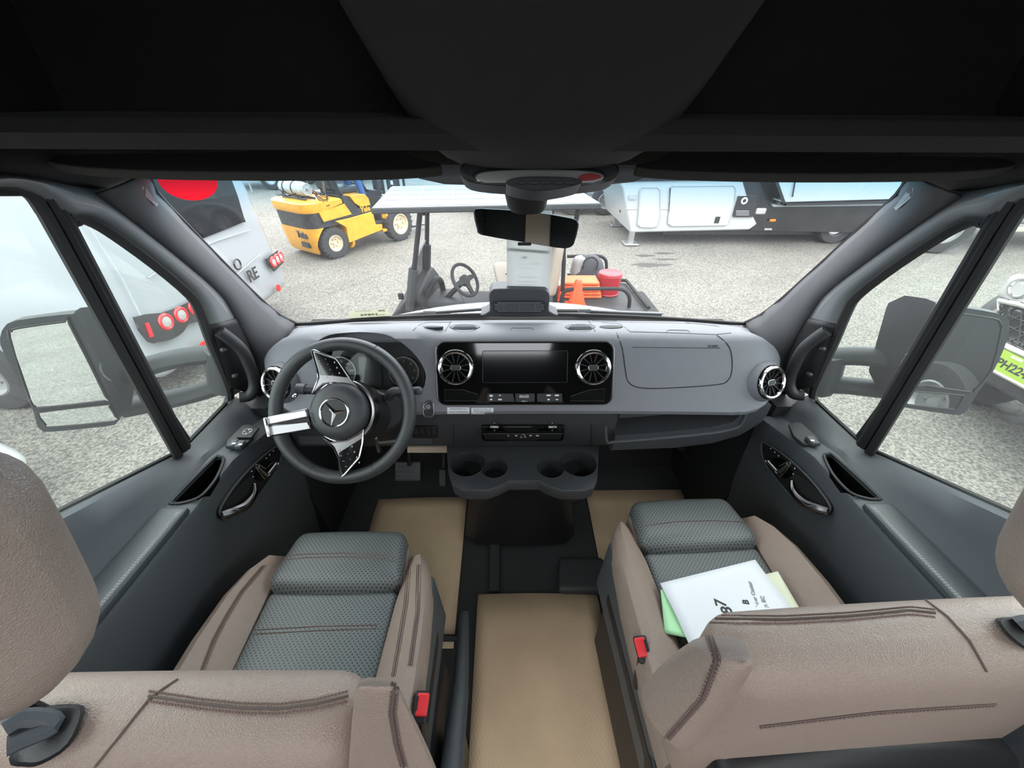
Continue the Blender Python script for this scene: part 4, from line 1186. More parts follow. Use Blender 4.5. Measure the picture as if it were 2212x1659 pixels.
def make_seat(m, loc, rz, label, bo=(0, 0, 0), ho=(0, 0, 0)):
    "m = 1: the inner side is +x"
    t = thing('captain_seat', loc, label, 'seat', 'front seats')
    t.rotation_euler = (0, 0, rz)
    P = {}
    B = lambda name, mb, mt, par=None: P.setdefault(name, mb.build(name, mt, par or t, local=True))
    S = lambda c: [(m * p[0], p[1], p[2]) for p in c]
    # pedestal and side shields
    B('pedestal', MB().rbox((0, -.05, .17), (.36, .40, .33), .02), 'black_plastic')
    sh = MB().rhex(S(box8(.215, .262, -.33, .12, .30, .505, (.205, .245, -.30, .13))), .018); B('inner_shield', sh, 'door_grey')
    sh = MB().rhex(S(box8(-.262, -.215, -.33, .12, .30, .505, (-.245, -.205, -.30, .13))), .018); B('outer_shield', sh, 'door_dark')
    B('rail_cover', MB().rhex(S(box8(.20, .268, -.36, .02, .14, .40, (.205, .255, -.36, .04))), .01), 'black_plastic')
    B('cushion_pan', MB().rbox((0, -.05, .415), (.42, .50, .12), .03), 'black_plastic')
    # cushion panels
    B('cushion_centre', MB().rhex(box8(-.168, .168, -.30, .085, .43, .518, (-.160, .160, -.30, .082)), .018, (0, 0, .006), 10), 'grey_leather')
    B('cushion_gusset', MB().rbox((0, .085, .475), (.31, .05, .06), .012), 'piping_tan')
    B('thigh_support', MB().rhex([(-.170, .075, .44), (.170, .075, .44), (-.165, .225, .43), (.165, .225, .43), (-.172, .080, .548), (.172, .080, .548), (-.150, .245, .536), (.150, .245, .536)], .030, (0, .012, .008), 10), 'grey_leather')
    B('thigh_piping', MB().rhex([(-.176, .085, .435), (.176, .085, .435), (-.168, .215, .425), (.168, .215, .425), (-.177, .090, .520), (.177, .090, .520), (-.157, .225, .512), (.157, .225, .512)], .020), 'tan_leather')
    for sg, nm in ((1, 'inner_bolster'), (-1, 'outer_bolster')):
        L = []
        for y, zi, zo, xi, xo, zb in ((-.34, .53, .565, .150, .262, .42), (-.20, .528, .572, .152, .262, .42), (-.05, .526, .572, .156, .258, .42), (.05, .525, .565, .160, .250, .42), (.12, .520, .550, .166, .236, .42), (.17, .508, .528, .170, .215, .42), (.195, .47, .48, .172, .195, .43)):
            w = xo - xi
            ring_ = [(xi, zb), (xi + .002, zi - .012), (xi + .012, zi), (xi + w * .45, (zi + zo) / 2 + .004), (xi + w * .72, zo), (xi + w * .90, zo - .010), (xo, zo - .035), (xo + .002, zo - .08), (xo - .01, zb)]
            L.append([(sg * x, y, z) for x, z in ring_])
        B(nm, MB().loft(L), 'tan_leather')
    # backrest, upright
    bk = MB().rhex([(-.265, -.345, .50), (.265, -.345, .50), (-.265, -.215, .50), (.265, -.215, .50), (-.272, -.310, .925), (.272, -.310, .925), (-.272, -.212, .925), (.272, -.212, .925)], .045, (0, .012, 0), 12)
    bk.v = [v + Vector(bo) for v in bk.v]
    B('backrest', bk, 'tan_leather')
    sl_ = MB().rhex([(-.255, -.395, .42), (.255, -.395, .42), (-.255, -.33, .42), (.255, -.33, .42), (-.235, -.368, .69), (.235, -.368, .69), (-.235, -.31, .69), (.235, -.31, .69)], .02, (0, .010, .04), 8)
    sl_.v = [v + Vector(bo) for v in sl_.v]
    B('back_shell', sl_, 'black_plastic')
    # headrest
    hx = -.02 * 0
    hr = MB().rhex([(-.112, -.352, 1.035), (.112, -.352, 1.035), (-.112, -.235, 1.035), (.112, -.235, 1.035), (-.110, -.285, 1.262), (.110, -.285, 1.262), (-.105, -.175, 1.262), (.105, -.175, 1.262)], .058, (.006, .008, .010), 10)
    hr.v = [v + Vector(ho) for v in hr.v]
    h_ = B('headrest', hr, 'tan_leather')
    for x in (-m * .085, -m * .035): MB().tube([Vector((x, -.285, .86)) + Vector(ho) , Vector((x, -.288, 1.08)) + Vector(ho)], .006, 8).build('headrest_post', 'black_plastic', t, local=True)
    return t, P
drv, DP = make_seat(1, (-.49, .42, 0), 0.0, 'tan and black leather driver seat behind the steering wheel', (-.01, 0, -.012), (-.080, .024, .008))
pas, PP = make_seat(-1, (.487, .525, 0), R(2.5), 'tan and black leather passenger seat with papers lying on its cushion', (0, -.034, .006), (.130, -.030, -.004))

def seams(root, parts, rows, mt='stitch', gap=6):
    tr = bvh(parts)
    for P, cnt, dbl in rows:
        A = trace(tr, P, 50, .0006)
        if len(A) < 3: continue
        if dbl:
            to = MB().tube(A, .0016, 5); to_local(to, root).build('seam', 'piping_tan' if False else 'seam_dark', root, local=True)
            for dx, dy in dbl:
                Bq = trace(tr, [(x + dx, y + dy) for x, y in P], 50, .0006)
                if len(Bq) > 2: to_local(stitches(Bq, cnt, r=.0012), root).build('stitching', mt, root, local=True)
        else:
            to_local(stitches(A, cnt, r=.0012), root).build('stitching', mt, root, local=True)
mat('seam_dark', (.10, .07, .06), .8)
bkp = [DP['backrest']]
# driver seat: armrest folded up against the inner edge of the back
T_, Bm = at(812, 1480, D=.47), at(860, 1640, D=.50)
def pad(P8, r, bl, root, name='armrest'):
    return to_local(MB().rhex(P8, r, bl, 8), root).build(name, 'tan_leather', root, local=True)
DA = pad([at(748, 1720, Y=.09), at(962, 1720, Y=.09), at(770, 1720, Y=.16), at(965, 1720, Y=.16), at(768, 1478, Y=.115), at(858, 1480, Y=.115), at(775, 1462, Y=.175), at(850, 1464, Y=.175)], .022, (.004, .006, 0), drv)
PA = pad([at(1382, 1545, Y=.145), at(1480, 1655, Y=.10), at(1376, 1490, Y=.205), at(1460, 1560, Y=.205), at(1505, 1392, Y=.155), at(1648, 1425, Y=.12), at(1520, 1365, Y=.21), at(1636, 1372, Y=.195)], .030, (.008, .010, 0), pas)
seams(drv, [DP['backrest']], [([(321, 1504), (435, 1521), (520, 1530), (602, 1532), (680, 1522), (752, 1504)], 60, ((0, -11), (0, 11)))])
seams(drv, [DP['backrest']], [([(384, 1468), (350, 1490), (321, 1512), (268, 1579), (207, 1655)], 50, ((40, 400),))])
seams(drv, [DP['thigh_support']], [([(600, 1203), (660, 1197), (740, 1195), (820, 1198), (857, 1206)], 60, None), ([(598, 1211), (660, 1205), (740, 1203), (820, 1206), (854, 1214)], 60, None)], 'stitch_tan' if False else 'stitch')
seams(drv, [DP['cushion_centre']], [([(549, 1361), (690, 1353), (815, 1350)], 60, None), ([(546, 1370), (690, 1362), (813, 1358)], 60, None)])
seams(drv, [DP['outer_bolster']], [([(570, 1222), (522, 1278), (490, 1330), (462, 1382), (431, 1462)], 60, ((-4, 0), (5, 0)))])
seams(drv, [DP['inner_bolster']], [([(884, 1222), (877, 1305), (860, 1405), (850, 1462)], 60, ((-4, 0), (4, 0))), ([(905, 1220), (902, 1321), (886, 1438)], 50, ((-4, 0), (4, 0)))])
seams(drv, [DA], [([(853, 1475), (847, 1539), (858, 1606), (872, 1655)], 40, ((-6, 0), (7, 0)))])
seams(pas, [PP['backrest']], [([(1440, 1345), (1494, 1337), (1580, 1337), (1695, 1338), (1829, 1331), (1966, 1318), (2020, 1324)], 90, ((0, -7), (0, 9))), ([(1999, 1296), (2047, 1333), (2094, 1385), (2130, 1450)], 50, ((40, 500),)), ([(1640, 1568), (1762, 1553), (1895, 1537), (2010, 1529), (2150, 1520)], 60, ((0, 5),))])
seams(pas, [PP['inner_bolster']], [([(1354, 1142), (1367, 1238), (1394, 1338), (1404, 1378)], 60, ((-3, 0), (4, 0))), ([(1377, 1146), (1390, 1238), (1417, 1331)], 50, ((-3, 0), (4, 0)))])
seams(pas, [PP['outer_bolster']], [([(1642, 1138), (1712, 1198), (1755, 1255), (1782, 1296)], 60, ((-4, 2), (4, -2)))])
seams(pas, [PP['thigh_support']], [([(1392, 1136), (1461, 1127), (1540, 1125), (1594, 1127), (1618, 1132)], 60, None)], 'seam_dark')
seams(pas, [PA], [([(1532, 1376), (1551, 1425), (1518, 1508), (1424, 1615)], 60, ((-7, 0), (7, 0)))])
# shoulder belt guides
def guide(root, part, P, hook):
    tr = bvh([part]); q = [hit(tr, x, y, 0) for x, y in P]
    q = [p for p in q if p is not None]
    if len(q) < 4: print('guide miss', len(q)); return
    c = sum(q, Vector()) / len(q); n_ = (CP - c).normalized()
    q = smooth(q, 3, True)
    S_ = [[p - n_ * .012 for p in q], [p + n_ * .012 for p in q], [c + (p - c) * .86 + n_ * .020 for p in q]]
    g_ = to_local(MB().loft(S_), root).build('belt_guide', 'black_plastic', root, local=True)
    h_ = [pl(p, c + n_ * .026, n_) for p in hook]
    to_local(MB().tube(smooth(h_, 3), .010, 8), root).build('belt_guide_hook', 'door_grey', g_, local=True)
guide(drv, DP['backrest'], [(20, 1640), (60, 1545), (100, 1526), (168, 1522), (182, 1540), (150, 1610), (90, 1650), (50, 1655)], [(10, 1575), (50, 1553), (100, 1556), (112, 1570), (60, 1592), (15, 1612)])
guide(pas, PP['backrest'], [(2153, 1342), (2175, 1334), (2300, 1334), (2330, 1400), (2240, 1410), (2190, 1385)], [(2200, 1350), (2230, 1345), (2260, 1360)])
# buckles
for root, x, y, s in ((drv, 910, 1522, 1), (pas, 1387, 1398, -1)):
    c = at(x, y, Z=.56)
    word = 'driver' if s > 0 else 'passenger'
    bu = thing('seat_belt_buckle', c + Vector((0, 0, -.10)), 'black seat belt buckle with red release button beside the %s seat cushion' % word, 'buckle', 'seat belt buckles')
    vd = (CP - c).normalized(); ux = Vector((0, 1, 0)).cross(vd).normalized(); vy = vd.cross(ux)
    M = frame(c, ux, vy, vd)
    MB().rbox((0, -.004, -.025), (.030, .050, .050), .006, M=M).build('buckle_case', 'black_plastic', bu)
    MB().rbox((s * .002, 0, .0), (.023, .036, .010), .004, M=M).build('release_button', 'red_plastic', bu)
    MB().rbox((-s * .010, .002, .004), (.006, .022, .004), .001, M=M).build('tongue_slot', 'rubber', bu)
    MB().tube([c + Vector((0, -.01, -.03)), c + Vector((0, -.03, -.12))], .012, 8, flat=.5).build('buckle_stalk', 'black_plastic', bu)

# ------------------------------------------------------------------ papers
def sheet(name, quad, z, mt, label, cat='paper', n=10, curl=None, thick=.0012, group=None):
    q = [Vector(p) for p in quad]
    S = []
    for j in range(n + 1):
        row = []
        for i in range(n + 1):
            u, v = i / n, j / n
            p = q[0].lerp(q[1], u).lerp(q[3].lerp(q[2], u), v)
            if curl: p.z += curl(u, v)
            row.append(p)
        S.append(row)
    o = MB().loft(S, closed=False).build(name, mt, solid=thick)
    return tag(o, label, cat, group)
fz = lambda x, y, z=.003: at(x, y, Z=z)
sheet('floor_paper', [(-.662, 1.185, .004), (-.245, 1.195, .004), (-.238, .56, .004), (-.66, .56, .004)], 0, 'kraft', 'brown embossed floor paper in the driver footwell', 'floor paper', curl=lambda u, v: .002 + .020 * max(0, .25 - v) * (math.sin(3 * u) ** 2), group='brown protective floor papers')
sheet('floor_paper', [(.325, 1.228, .004), (.79, 1.23, .004), (.79, .40, .004), (.318, .40, .004)], 0, 'kraft', 'brown embossed floor paper in the passenger footwell', 'floor paper', curl=lambda u, v: .002 + .01 * max(0, .2 - v), group='brown protective floor papers')
sheet('floor_paper', [(-.165, .735, .012), (.286, .73, .012), (.286, -.35, .012), (-.160, -.35, .012)], 0, 'kraft', 'large brown embossed floor paper between the two front seats', 'floor paper', curl=lambda u, v: .004 + .010 * math.sin(math.pi * u) * max(0, 1 - v * 3), group='brown protective floor papers')
# moulded floor between the footwells
MB().tube(smooth([fz(x, y, .012) for x, y in ((1008, 1106), (1040, 1116), (1058, 1120), (1065, 1132), (1064, 1200), (1063, 1278))], 4), .014, 8, flat=.8).build('floor_ridge', 'floor_rubber', fl)
MB().tube(smooth([fz(x, y, .012) for x, y in ((1072, 1278), (1073, 1200), (1074, 1128), (1080, 1112), (1140, 1110), (1200, 1099), (1240, 1080), (1256, 1068))], 4), .014, 8, flat=.8).build('floor_ridge', 'floor_rubber', fl)
S8 = [fz(1205, 1215, .0), fz(1300, 1215, .0), fz(1203, 1290, .0), fz(1310, 1290, .0)]
MB().rhex([S8[2], S8[3], S8[0], S8[1]] + [p + Vector((0, 0, .05)) for p in (S8[2], S8[3], S8[0], S8[1])], .02).build('floor_step', 'floor_rubber', fl)
MB().tube([fz(935, 1378, .012), fz(1008, 1378, .012)], .012, 8).build('mat_edge', 'floor_rubber', fl)
# hand brake lever beside the driver seat
hb = thing('hand_brake_lever', at(985, 1500, Z=.10), 'long black hand brake lever between the driver seat and the floor paper', 'hand brake')
h0, h1, h2 = at(1003, 1325, Z=.17), at(994, 1490, Z=.22), at(975, 1665, Z=.25)
MB().tube(smooth([h0, h0.lerp(h1, .5), h1], 4), [.014, .0155, .017, .018, .019, .020, .021, .0215, .022], 14).build('lever_grip', 'door_grey', hb)
MB().tube(smooth([h1, h2, at(960, 1800, Z=.25)], 4), [.0235, .024, .025, .026, .027, .027, .027, .027, .027], 14).build('lever_sleeve', 'door_grey', hb)
MB().ball(h0, (.014, .012, .014), n=12, m=8).build('lever_tip', 'black_plastic', hb)
MB().rbox((h2.x, .10, .11), (.045, .42, .20), .02).build('lever_bracket', 'black_plastic', hb)
# documents on the passenger cushion
cz2 = .548
pz = lambda x, y, z: at(x, y, Z=z)
sheet('paper_sheet', [pz(1655, 1240, cz2 - .006), pz(1680, 1234, cz2 - .006), pz(1745, 1345, cz2), pz(1560, 1390, cz2 - .004)], 0, 'paper_cream', 'cream sheet showing at the right edge of the papers on the passenger seat')
sheet('paper_sheet', [pz(1427, 1275, cz2 - .003), pz(1470, 1262, cz2 - .003), pz(1600, 1400, cz2), pz(1436, 1368, cz2 - .003)], 0, 'paper_green', 'pale green sheet under the white paper on the passenger seat', thick=.003)
W4 = [pz(1426, 1260, cz2 + .002), pz(1631, 1209, cz2 + .004), pz(1735, 1345, cz2 + .006), pz(1500, 1415, cz2 + .002)]
wsht = sheet('paper_sheet', W4, 0, 'paper_white', 'creased white printed sheet on top of the papers on the passenger seat', curl=lambda u, v: .003 * math.sin(5 * u + 3 * v) * math.sin(4 * v))
ptr = bvh([wsht])
def on_sheet(x, y):
    h = hit(ptr, x, y); return (h if h is not None else pz(x, y, cz2 + .005)) + Vector((0, 0, .0016))
for body, x, y, sz, mt, ax in (('7', 1557, 1303, .036, 'black_print', None), ('8', 1570, 1319, .036, 'black_print', None), ('B', 1611, 1301, .020, 'black_print', None), ('Super Center', 1628, 1285, .012, 'grey_print', None), ('y, BC', 1650, 1300, .012, 'grey_print', None)):
    a, b_ = pz(x, y, cz2), pz(x - 7, y - 22, cz2)
    ux = (b_ - a).normalized(); vy = Vector((0, 0, 1)).cross(ux)
    text('sheet_print', body, sz, frame(on_sheet(x, y), ux, vy, (0, 0, 1)), mt, wsht, bold=.0004)
# tall beige cabinet added behind to give the rear-view mirror its beige reflection
cab = MB().box((-.145, -3.72, .95), (.31, .46, 1.9)).build('wardrobe', 'beige_wall', bevel=.01); tag(cab, 'tall beige wardrobe added behind for the beige reflection in the rear-view mirror', 'wardrobe')
MB().box((-.145, -3.485, 1.0), (.27, .012, 1.7)).build('wardrobe_door', 'beige_wall', cab)

for pa, s in PILLARS:       # grey tag on each pillar cover
    tr = bvh([pa]); q = []
    for x, y in ((304, 402), (311, 422), (336, 447), (340, 441), (322, 420), (311, 402)) if s < 0 else ((1976, 404), (1972, 425), (1938, 455), (1933, 449), (1948, 432), (1962, 412)):
        h = hit(tr, x, y, .002)
        if h is not None: q.append(h)
    if len(q) > 3:
        n_ = (CP - q[0]).normalized()
        MB().ext(q, n_ * .003).build('airbag_tag', 'grey_print', pa, flat=True)
# ================================================================== outside of the van: hood, wipers, door mirrors
mat('van_white', (.60, .61, .62), .25, coat=.6)
mat('mirror_case', (.026, .031, .033), .55, spec=.3, bump=.2, bscale=600)
S = []
for y, z in ((1.36, .845), (1.48, .835), (1.62, .805), (1.80, .735), (1.95, .60), (2.02, .40)):
    S.append([(x, y - .12 * (x / .8) ** 2, z - .085 * (abs(x) / .8) ** 2.2) for x in [-.8 + 1.6 * k / 16 for k in range(17)]])
hood = MB().loft(S, closed=False).build('hood', 'van_white', solid=.012); tag(hood, 'white van hood sloping down beyond the windshield', 'hood')
S = []
for y, z in ((1.29, .84), (1.33, .868), (1.37, .852)):
    S.append([(x, y + .03 - .055 * (x / .8) ** 2, z - .004 - .02 * (x / .8) ** 2) for x in [-.84 + 1.68 * k / 20 for k in range(21)]])
cw = MB().loft(S, closed=False).build('cowl', 'rubber', solid=.01); tag(cw, 'black plastic cowl strip between hood and windshield', 'cowl')
mat('wiper_grey', (.20, .21, .22), .5)
for nm, P, lab in (('left', [(848, 685), (930, 676), (1000, 671), (1052, 667)], 'grey windshield wiper resting left of the sensor housing'), ('right', [(1192, 671), (1260, 672), (1340, 676), (1428, 679)], 'grey windshield wiper resting right of the sensor housing')):
    wpr = thing('windshield_wiper', at(*P[0], Y=1.36), lab, 'wiper', 'windshield wipers')
    A = [at(x, y, Y=1.37) for x, y in P]
    MB().tube(A, .0075, 6).build('wiper_blade', 'rubber', wpr)
    MB().tube([p + Vector((0, -.012, .010)) for p in A[1:]], .007, 6, flat=.6).build('wiper_arm', 'wiper_grey', wpr)
    MB().rbox(A[1] + Vector((0, -.012, .010)), (.05, .016, .014), .004).build('wiper_joint', 'wiper_grey', wpr)
# door mirrors
LO = [(0, 738), (2, 722), (9, 707), (35, 692), (143, 679), (160, 681), (172, 688), (240, 868), (255, 900), (252, 914), (230, 921), (108, 933), (90, 929), (80, 918), (65, 868), (9, 764)]
LG = [(20, 729), (25, 716), (38, 709), (140, 695), (150, 700), (228, 856), (225, 866), (85, 881), (76, 877), (65, 866)]
LL = [(82, 895), (95, 889), (228, 874), (236, 878), (250, 900), (246, 910), (112, 923), (98, 918)]
RO_ = [(2179, 717), (2177, 692), (2160, 678), (2078, 664), (2034, 659), (2022, 662), (2012, 670), (1950, 850), (1945, 868), (1955, 880), (2060, 896), (2078, 894), (2090, 886), (2111, 850), (2147, 800), (2178, 730)]
RG = [(2163, 706), (2158, 694), (2141, 687), (2045, 674), (2035, 680), (1975, 822), (2000, 832), (2090, 846), (2105, 842), (2141, 800), (2161, 722)]
RL = [(1965, 846), (1990, 846), (2072, 853), (2080, 858), (2066, 882), (2055, 884), (1962, 874), (1955, 866)]
for s, O, G, L_, arms, lab in ((-1, LO, LG, LL, ([(238, 815), (300, 797), (380, 775), (480, 762)], [(270, 882), (340, 868), (420, 850), (490, 828)]), 'black two-arm door mirror outside the left window, reflecting light body panels'),
                             (1, RO_, RG, RL, ([(1958, 782), (1900, 773), (1850, 769), (1790, 770)], [(1925, 843), (1880, 838), (1820, 832), (1765, 832)]), 'black two-arm door mirror outside the right window, reflecting dark')):
    mr = thing('door_mirror', at(*O[8], Y=.95), lab, 'mirror', 'door mirrors')
    q = Vector((s * 1.2, .92, .9)); nn = (Vector((.42, -.90, .09)) if s < 0 else Vector((-.10, -.99, .05))).normalized()
    P = [pl(p, q, nn) for p in O]
    P = smooth(P, 2, True)
    c = sum(P, Vector()) / len(P)
    ins = Vector((-s * .05, 0, 0))
    S = [[c + (p - c) * .985 for p in P], P, [p - nn * .03 for p in P], [c + (p - c) * .94 - nn * .085 + ins * .4 for p in P], [c + (p - c) * .72 - nn * .13 + ins for p in P]]
    MB().loft(S).build('mirror_case', 'mirror_case', mr)
    for px, nm, k in ((G, 'main_glass', .002), (L_, 'wide_angle_glass', .002)):
        g_ = [pl(p, q + nn * .003, nn) for p in px]
        MB().ext(smooth(g_, 2, True), -nn * .004).build(nm, 'mirror', mr, flat=True)
        MB().tube(smooth(g_, 2, True), .003, 5, closed=True).build('glass_rim', 'rubber', mr)
    for A in arms:
        n_ = len(A)
        Q = [at(x, y, Y=1.0 + .10 * i / (n_ - 1)) for i, (x, y) in enumerate(A)]
        MB().tube(smooth(Q, 3), .038, 12, flat=.75).build('mirror_arm', 'mirror_case', mr)
    e0, e1 = at(arms[0][-1][0], arms[0][-1][1] - 8, Y=1.10), at(arms[1][-1][0], arms[1][-1][1] + 8, Y=1.10)
    MB().tube([e0, e0.lerp(e1, .5), e1], [.05, .055, .05], 10).build('mirror_bracket', 'mirror_case', mr)

# ================================================================== vehicles on the lot
mat('rv_grey', (.44, .465, .49), .28, .15, coat=.5)
mat('rv_white', (.50, .51, .51), .35, coat=.3)
mat('tyre', (.035, .035, .036), .85, bump=.4, bscale=60)
mat('lamp_black', (.02, .02, .021), .2, coat=.5)
mat('lamp_red', (.65, .01, .015), .2, coat=.5)
mat('lamp_clear', (.48, .47, .46), .15, coat=.5)
mat('amber', (.85, .18, .02), .3)
mat('dark_glass', (.012, .013, .015), .05, coat=.3)
mat('steel', (.45, .45, .45), .4, .8)
mat('rim_grey', (.40, .40, .41), .35, .7)
mat('black_paint', (.012, .013, .015), .25, coat=.5, var=.5, vscale=3)
def wheel(parent, c, r, w, ax, rimm='rim_grey', local=False, tread=0, hubc=.55, spokes=6):
    "a wheel: c centre, ax axle direction pointing to the visible side"
    ax = Vector(ax).normalized(); ux = Vector((0, 0, 1)).cross(ax).normalized(); vy = ax.cross(ux)
    M = frame(c, ux, vy, ax)
    t = MB().lathe([(r * hubc, -w / 2), (r * .92, -w / 2), (r, -w * .36), (r, w * .36), (r * .94, w / 2), (r * .75, w * .54), (r * hubc, w / 2)], M, 36, cap=False)
    for k in range(tread):
        B = M @ Matrix.Rotation(2 * math.pi * k / tread, 4, 'Z')
        t.box((r * .985, 0, w * .26), (r * .09, r * .11, w * .46), B)
    t = t.build('tyre', 'tyre', parent, local=local)
    rm_ = MB().lathe([(r * hubc * 1.03, w * .5), (r * hubc * .95, w * .52), (r * hubc * .85, w * .30), (r * hubc * .3, w * .24), (r * hubc * .25, w * .36), (.001, w * .38)], M, 28, cap=False).build('wheel_rim', rimm, t, local=local)
    for k in range(spokes):
        B = M @ Matrix.Rotation(2 * math.pi * k / spokes, 4, 'Z')
        MB().lathe([(r * .045, w * .22), (r * .045, w * .31)], B @ Matrix.Translation((r * hubc * .5, 0, 0)), 8).build('wheel_bolt', 'steel', rm_, local=local)
    return t
# ---------- camper van whose tail faces us, left
RX = -3.1
rv = thing('camper_van', (-5.5, 4.0, GZ), 'silver camper van parked with its tail towards the left door window', 'camper van')
MB().rhex([(-9.5, 2.86, -.50), (RX, 2.86, -.50), (-9.5, 5.30, -.50), (RX, 5.30, -.50), (-9.5, 2.96, 2.25), (RX - .16, 2.96, 2.25), (-9.5, 5.16, 2.25), (RX - .16, 5.16, 2.25)], .15, (0.04, .02, 0), 8).build('body', 'rv_grey', rv)
rp = lambda x, y, d=0: at(x, y, X=RX + d)
def rplane(P, d, th, name, mt, parent=None, bevel=0.0, sm=2):
    w = [rp(x, y, 0) for x, y in P]
    w = [Vector((RX - .16 * max(0, (p.z + .42)) / 2.67 + .045 + d, p.y, p.z)) for p in w]
    w = smooth(w, sm, True) if sm else w
    return MB().ext(w, (th, 0, 0)).build(name, mt, parent or rv, bevel=bevel)
rplane([(290, 400), (340, 372), (470, 368), (500, 374), (527, 470), (522, 481), (440, 514), (360, 545), (335, 540)], .0, .012, 'rear_window', 'dark_glass')
tl = rplane([(283, 685), (340, 676), (402, 651), (450, 620), (455, 660), (428, 690), (397, 700), (386, 716), (360, 733), (330, 739), (311, 738)], .0, .02, 'tail_light_panel', 'lamp_black')
for x, y in ((348, 695), (381, 680), (411, 665)):
    c = rp(x, y); c.x = RX + .045 - .16 * max(0, c.z + .42) / 2.67 + .022
    M = frame(c, (0, 1, 0), (0, 0, 1), (1, 0, 0))
    MB().ring(.060, .016, M, 28, 8).build('lamp_ring', 'lamp_red', tl)
    MB().lathe([(.052, 0), (.045, .010), (.015, .016), (.001, .017)], M, 24).build('lamp_lens', 'lamp_clear', tl)
rplane([(303, 699), (309, 697), (319, 726), (312, 729)], .02, .012, 'side_reflector', 'lamp_red', tl, sm=0)
t2 = rplane([(568, 559), (593, 540), (606, 566), (585, 586)], .0, .02, 'tail_light_panel', 'lamp_black', sm=0)
for x, y in ((583, 566), (591, 560), (598, 555)):
    c = rp(x, y); c.x = RX + .045 - .16 * max(0, c.z + .42) / 2.67 + .022
    M = frame(c, (0, 1, 0), (0, 0, 1), (1, 0, 0))
    MB().ring(.055, .015, M, 24, 8).build('lamp_ring', 'lamp_red', t2)
    MB().lathe([(.048, 0), (.04, .010), (.001, .016)], M, 20).build('lamp_lens', 'lamp_clear', t2)
for x, y in ((428, 747), (592, 622)):
    c = rp(x, y); c.x = RX + .05
    MB().lathe([(.045, 0), (.045, .012), (.001, .014)], frame(c, (0, 1, 0), (0, 0, 1), (1, 0, 0)), 20).build('bumper_reflector', 'lamp_red', rv)
for P in ([(320, 600), (420, 540), (470, 520), (540, 497)], [(430, 640), (500, 600), (560, 548)], [(318, 735), (300, 680), (265, 600), (190, 470)]):
    w = [rp(x, y) for x, y in P]; w = [Vector((RX - .16 * (p.z + .42) / 2.67 + .045, p.y, p.z)) for p in w]
    MB().tube(w, .006, 6).build('panel_line', 'rv_grey', rv)
c = rp(541, 594); c.x = RX + .02
text('badge_word', 'RE', .19, frame(Vector((RX + .03, c.y, c.z)), (0, 1, 0), (0, 0, 1), (1, 0, 0)), 'lamp_black', rv, depth=.006, bold=.003)
c = rp(507, 571); c.x = RX + .03
MB().ring(.055, .010, frame(c, (0, 1, 0), (0, 0, 1), (1, 0, 0)), 20, 6).build('badge_ring', 'lamp_black', rv)
# side of the camper: window, wheel, seams
MB().rbox((-4.75, 2.93, .95), (1.1, .03, .62), .014).build('side_window', 'dark_glass', rv)
for x in (-3.72, -4.12): MB().tube([(x, 2.885, -.40), (x, 2.965, 2.0)], .007, 6).build('side_seam', 'door_grey', rv)
wheel(rv, (-4.62, 2.93, GZ + .37), .37, .24, (0, -1, 0))
wheel(rv, (-8.2, 2.93, GZ + .37), .37, .24, (0, -1, 0))
# ---------- small white car whose nose just shows past the driver headrest
wcx = thing('white_car', (-3.9, 1.0, GZ), 'white car nose showing beside the driver headrest through the left window', 'car')
MB().rhex([(-5.6, .60, -.52), (-3.26, .70, -.52), (-5.6, 1.96, -.52), (-3.26, 1.96, -.52), (-5.6, .65, .02), (-3.40, .75, -.12), (-5.6, 1.92, .02), (-3.40, 1.88, -.12)], .16, (.05, .03, .02)).build('body', 'van_white', wcx)
MB().rhex([(-5.4, .52, .0), (-3.9, .52, .0), (-5.4, 1.48, .0), (-3.9, 1.48, .0), (-5.2, .65, .45), (-4.4, .65, .45), (-5.2, 1.35, .45), (-4.4, 1.35, .45)], .10).build('cabin', 'dark_glass', wcx)
wheel(wcx, (-3.85, 1.90, GZ + .30), .30, .2, (0, 1, 0)); wheel(wcx, (-5.1, 1.90, GZ + .30), .30, .2, (0, 1, 0))

# ---------- forklift
mat('yellow_paint', (.66, .31, .022), .38, coat=.3, var=.12, vscale=9)
mat('fork_black', (.025, .026, .028), .5, var=.4, vscale=12)
mat('rim_cream', (.58, .48, .32), .6, var=.3, vscale=20)
mat('tank_white', (.48, .45, .41), .5, var=.25, vscale=14)
mat('hose_brown', (.23, .07, .04), .6)
mat('denim', (.06, .13, .33), .85, bump=.4, bscale=120)
mat('hi_vis', (.55, .85, .08), .8)
fdir = Vector((.556, .831, 0)); fleft = Vector((-.831, .556, 0))
r_w = at(727, 556, Z=GZ)
fo_ = r_w + fleft * .46
fk = thing('forklift', fo_, 'yellow forklift with black band and lettering, seen from its right rear', 'forklift')
fk.rotation_euler = (0, 0, math.atan2(fdir.y, fdir.x))
def fsq(mb):
    mb.v = [Vector((v[0] * (.74 if v[0] < 0 else 1), v[1], v[2] if v[2] < .6 else .6 + (v[2] - .6) * .76)) for v in mb.v]; return mb
FB = lambda mb, nm, mt, par=None, **k: fsq(mb).build(nm, mt, par or fk, local=True, **k)
def plan(xr, xf, hw, rc, z, taper=0):
    P = [(xf, -hw + taper, z), (xf, hw - taper, z)]
    for k in range(7):
        a = R(90 + 90 * k / 6); P.append((xr + rc + rc * math.cos(a), hw - rc + rc * math.sin(a), z))
    for k in range(7):
        a = R(180 + 90 * k / 6); P.append((xr + rc + rc * math.cos(a), -hw + rc + rc * math.sin(a), z))
    return P
lowb = FB(MB().loft([plan(-.40, .40, .50, .18, .11), plan(-.46, .42, .54, .20, .17), plan(-.52, .42, .55, .22, .42), plan(-.55, .42, .55, .24, .575)]), 'counterweight', 'yellow_paint')
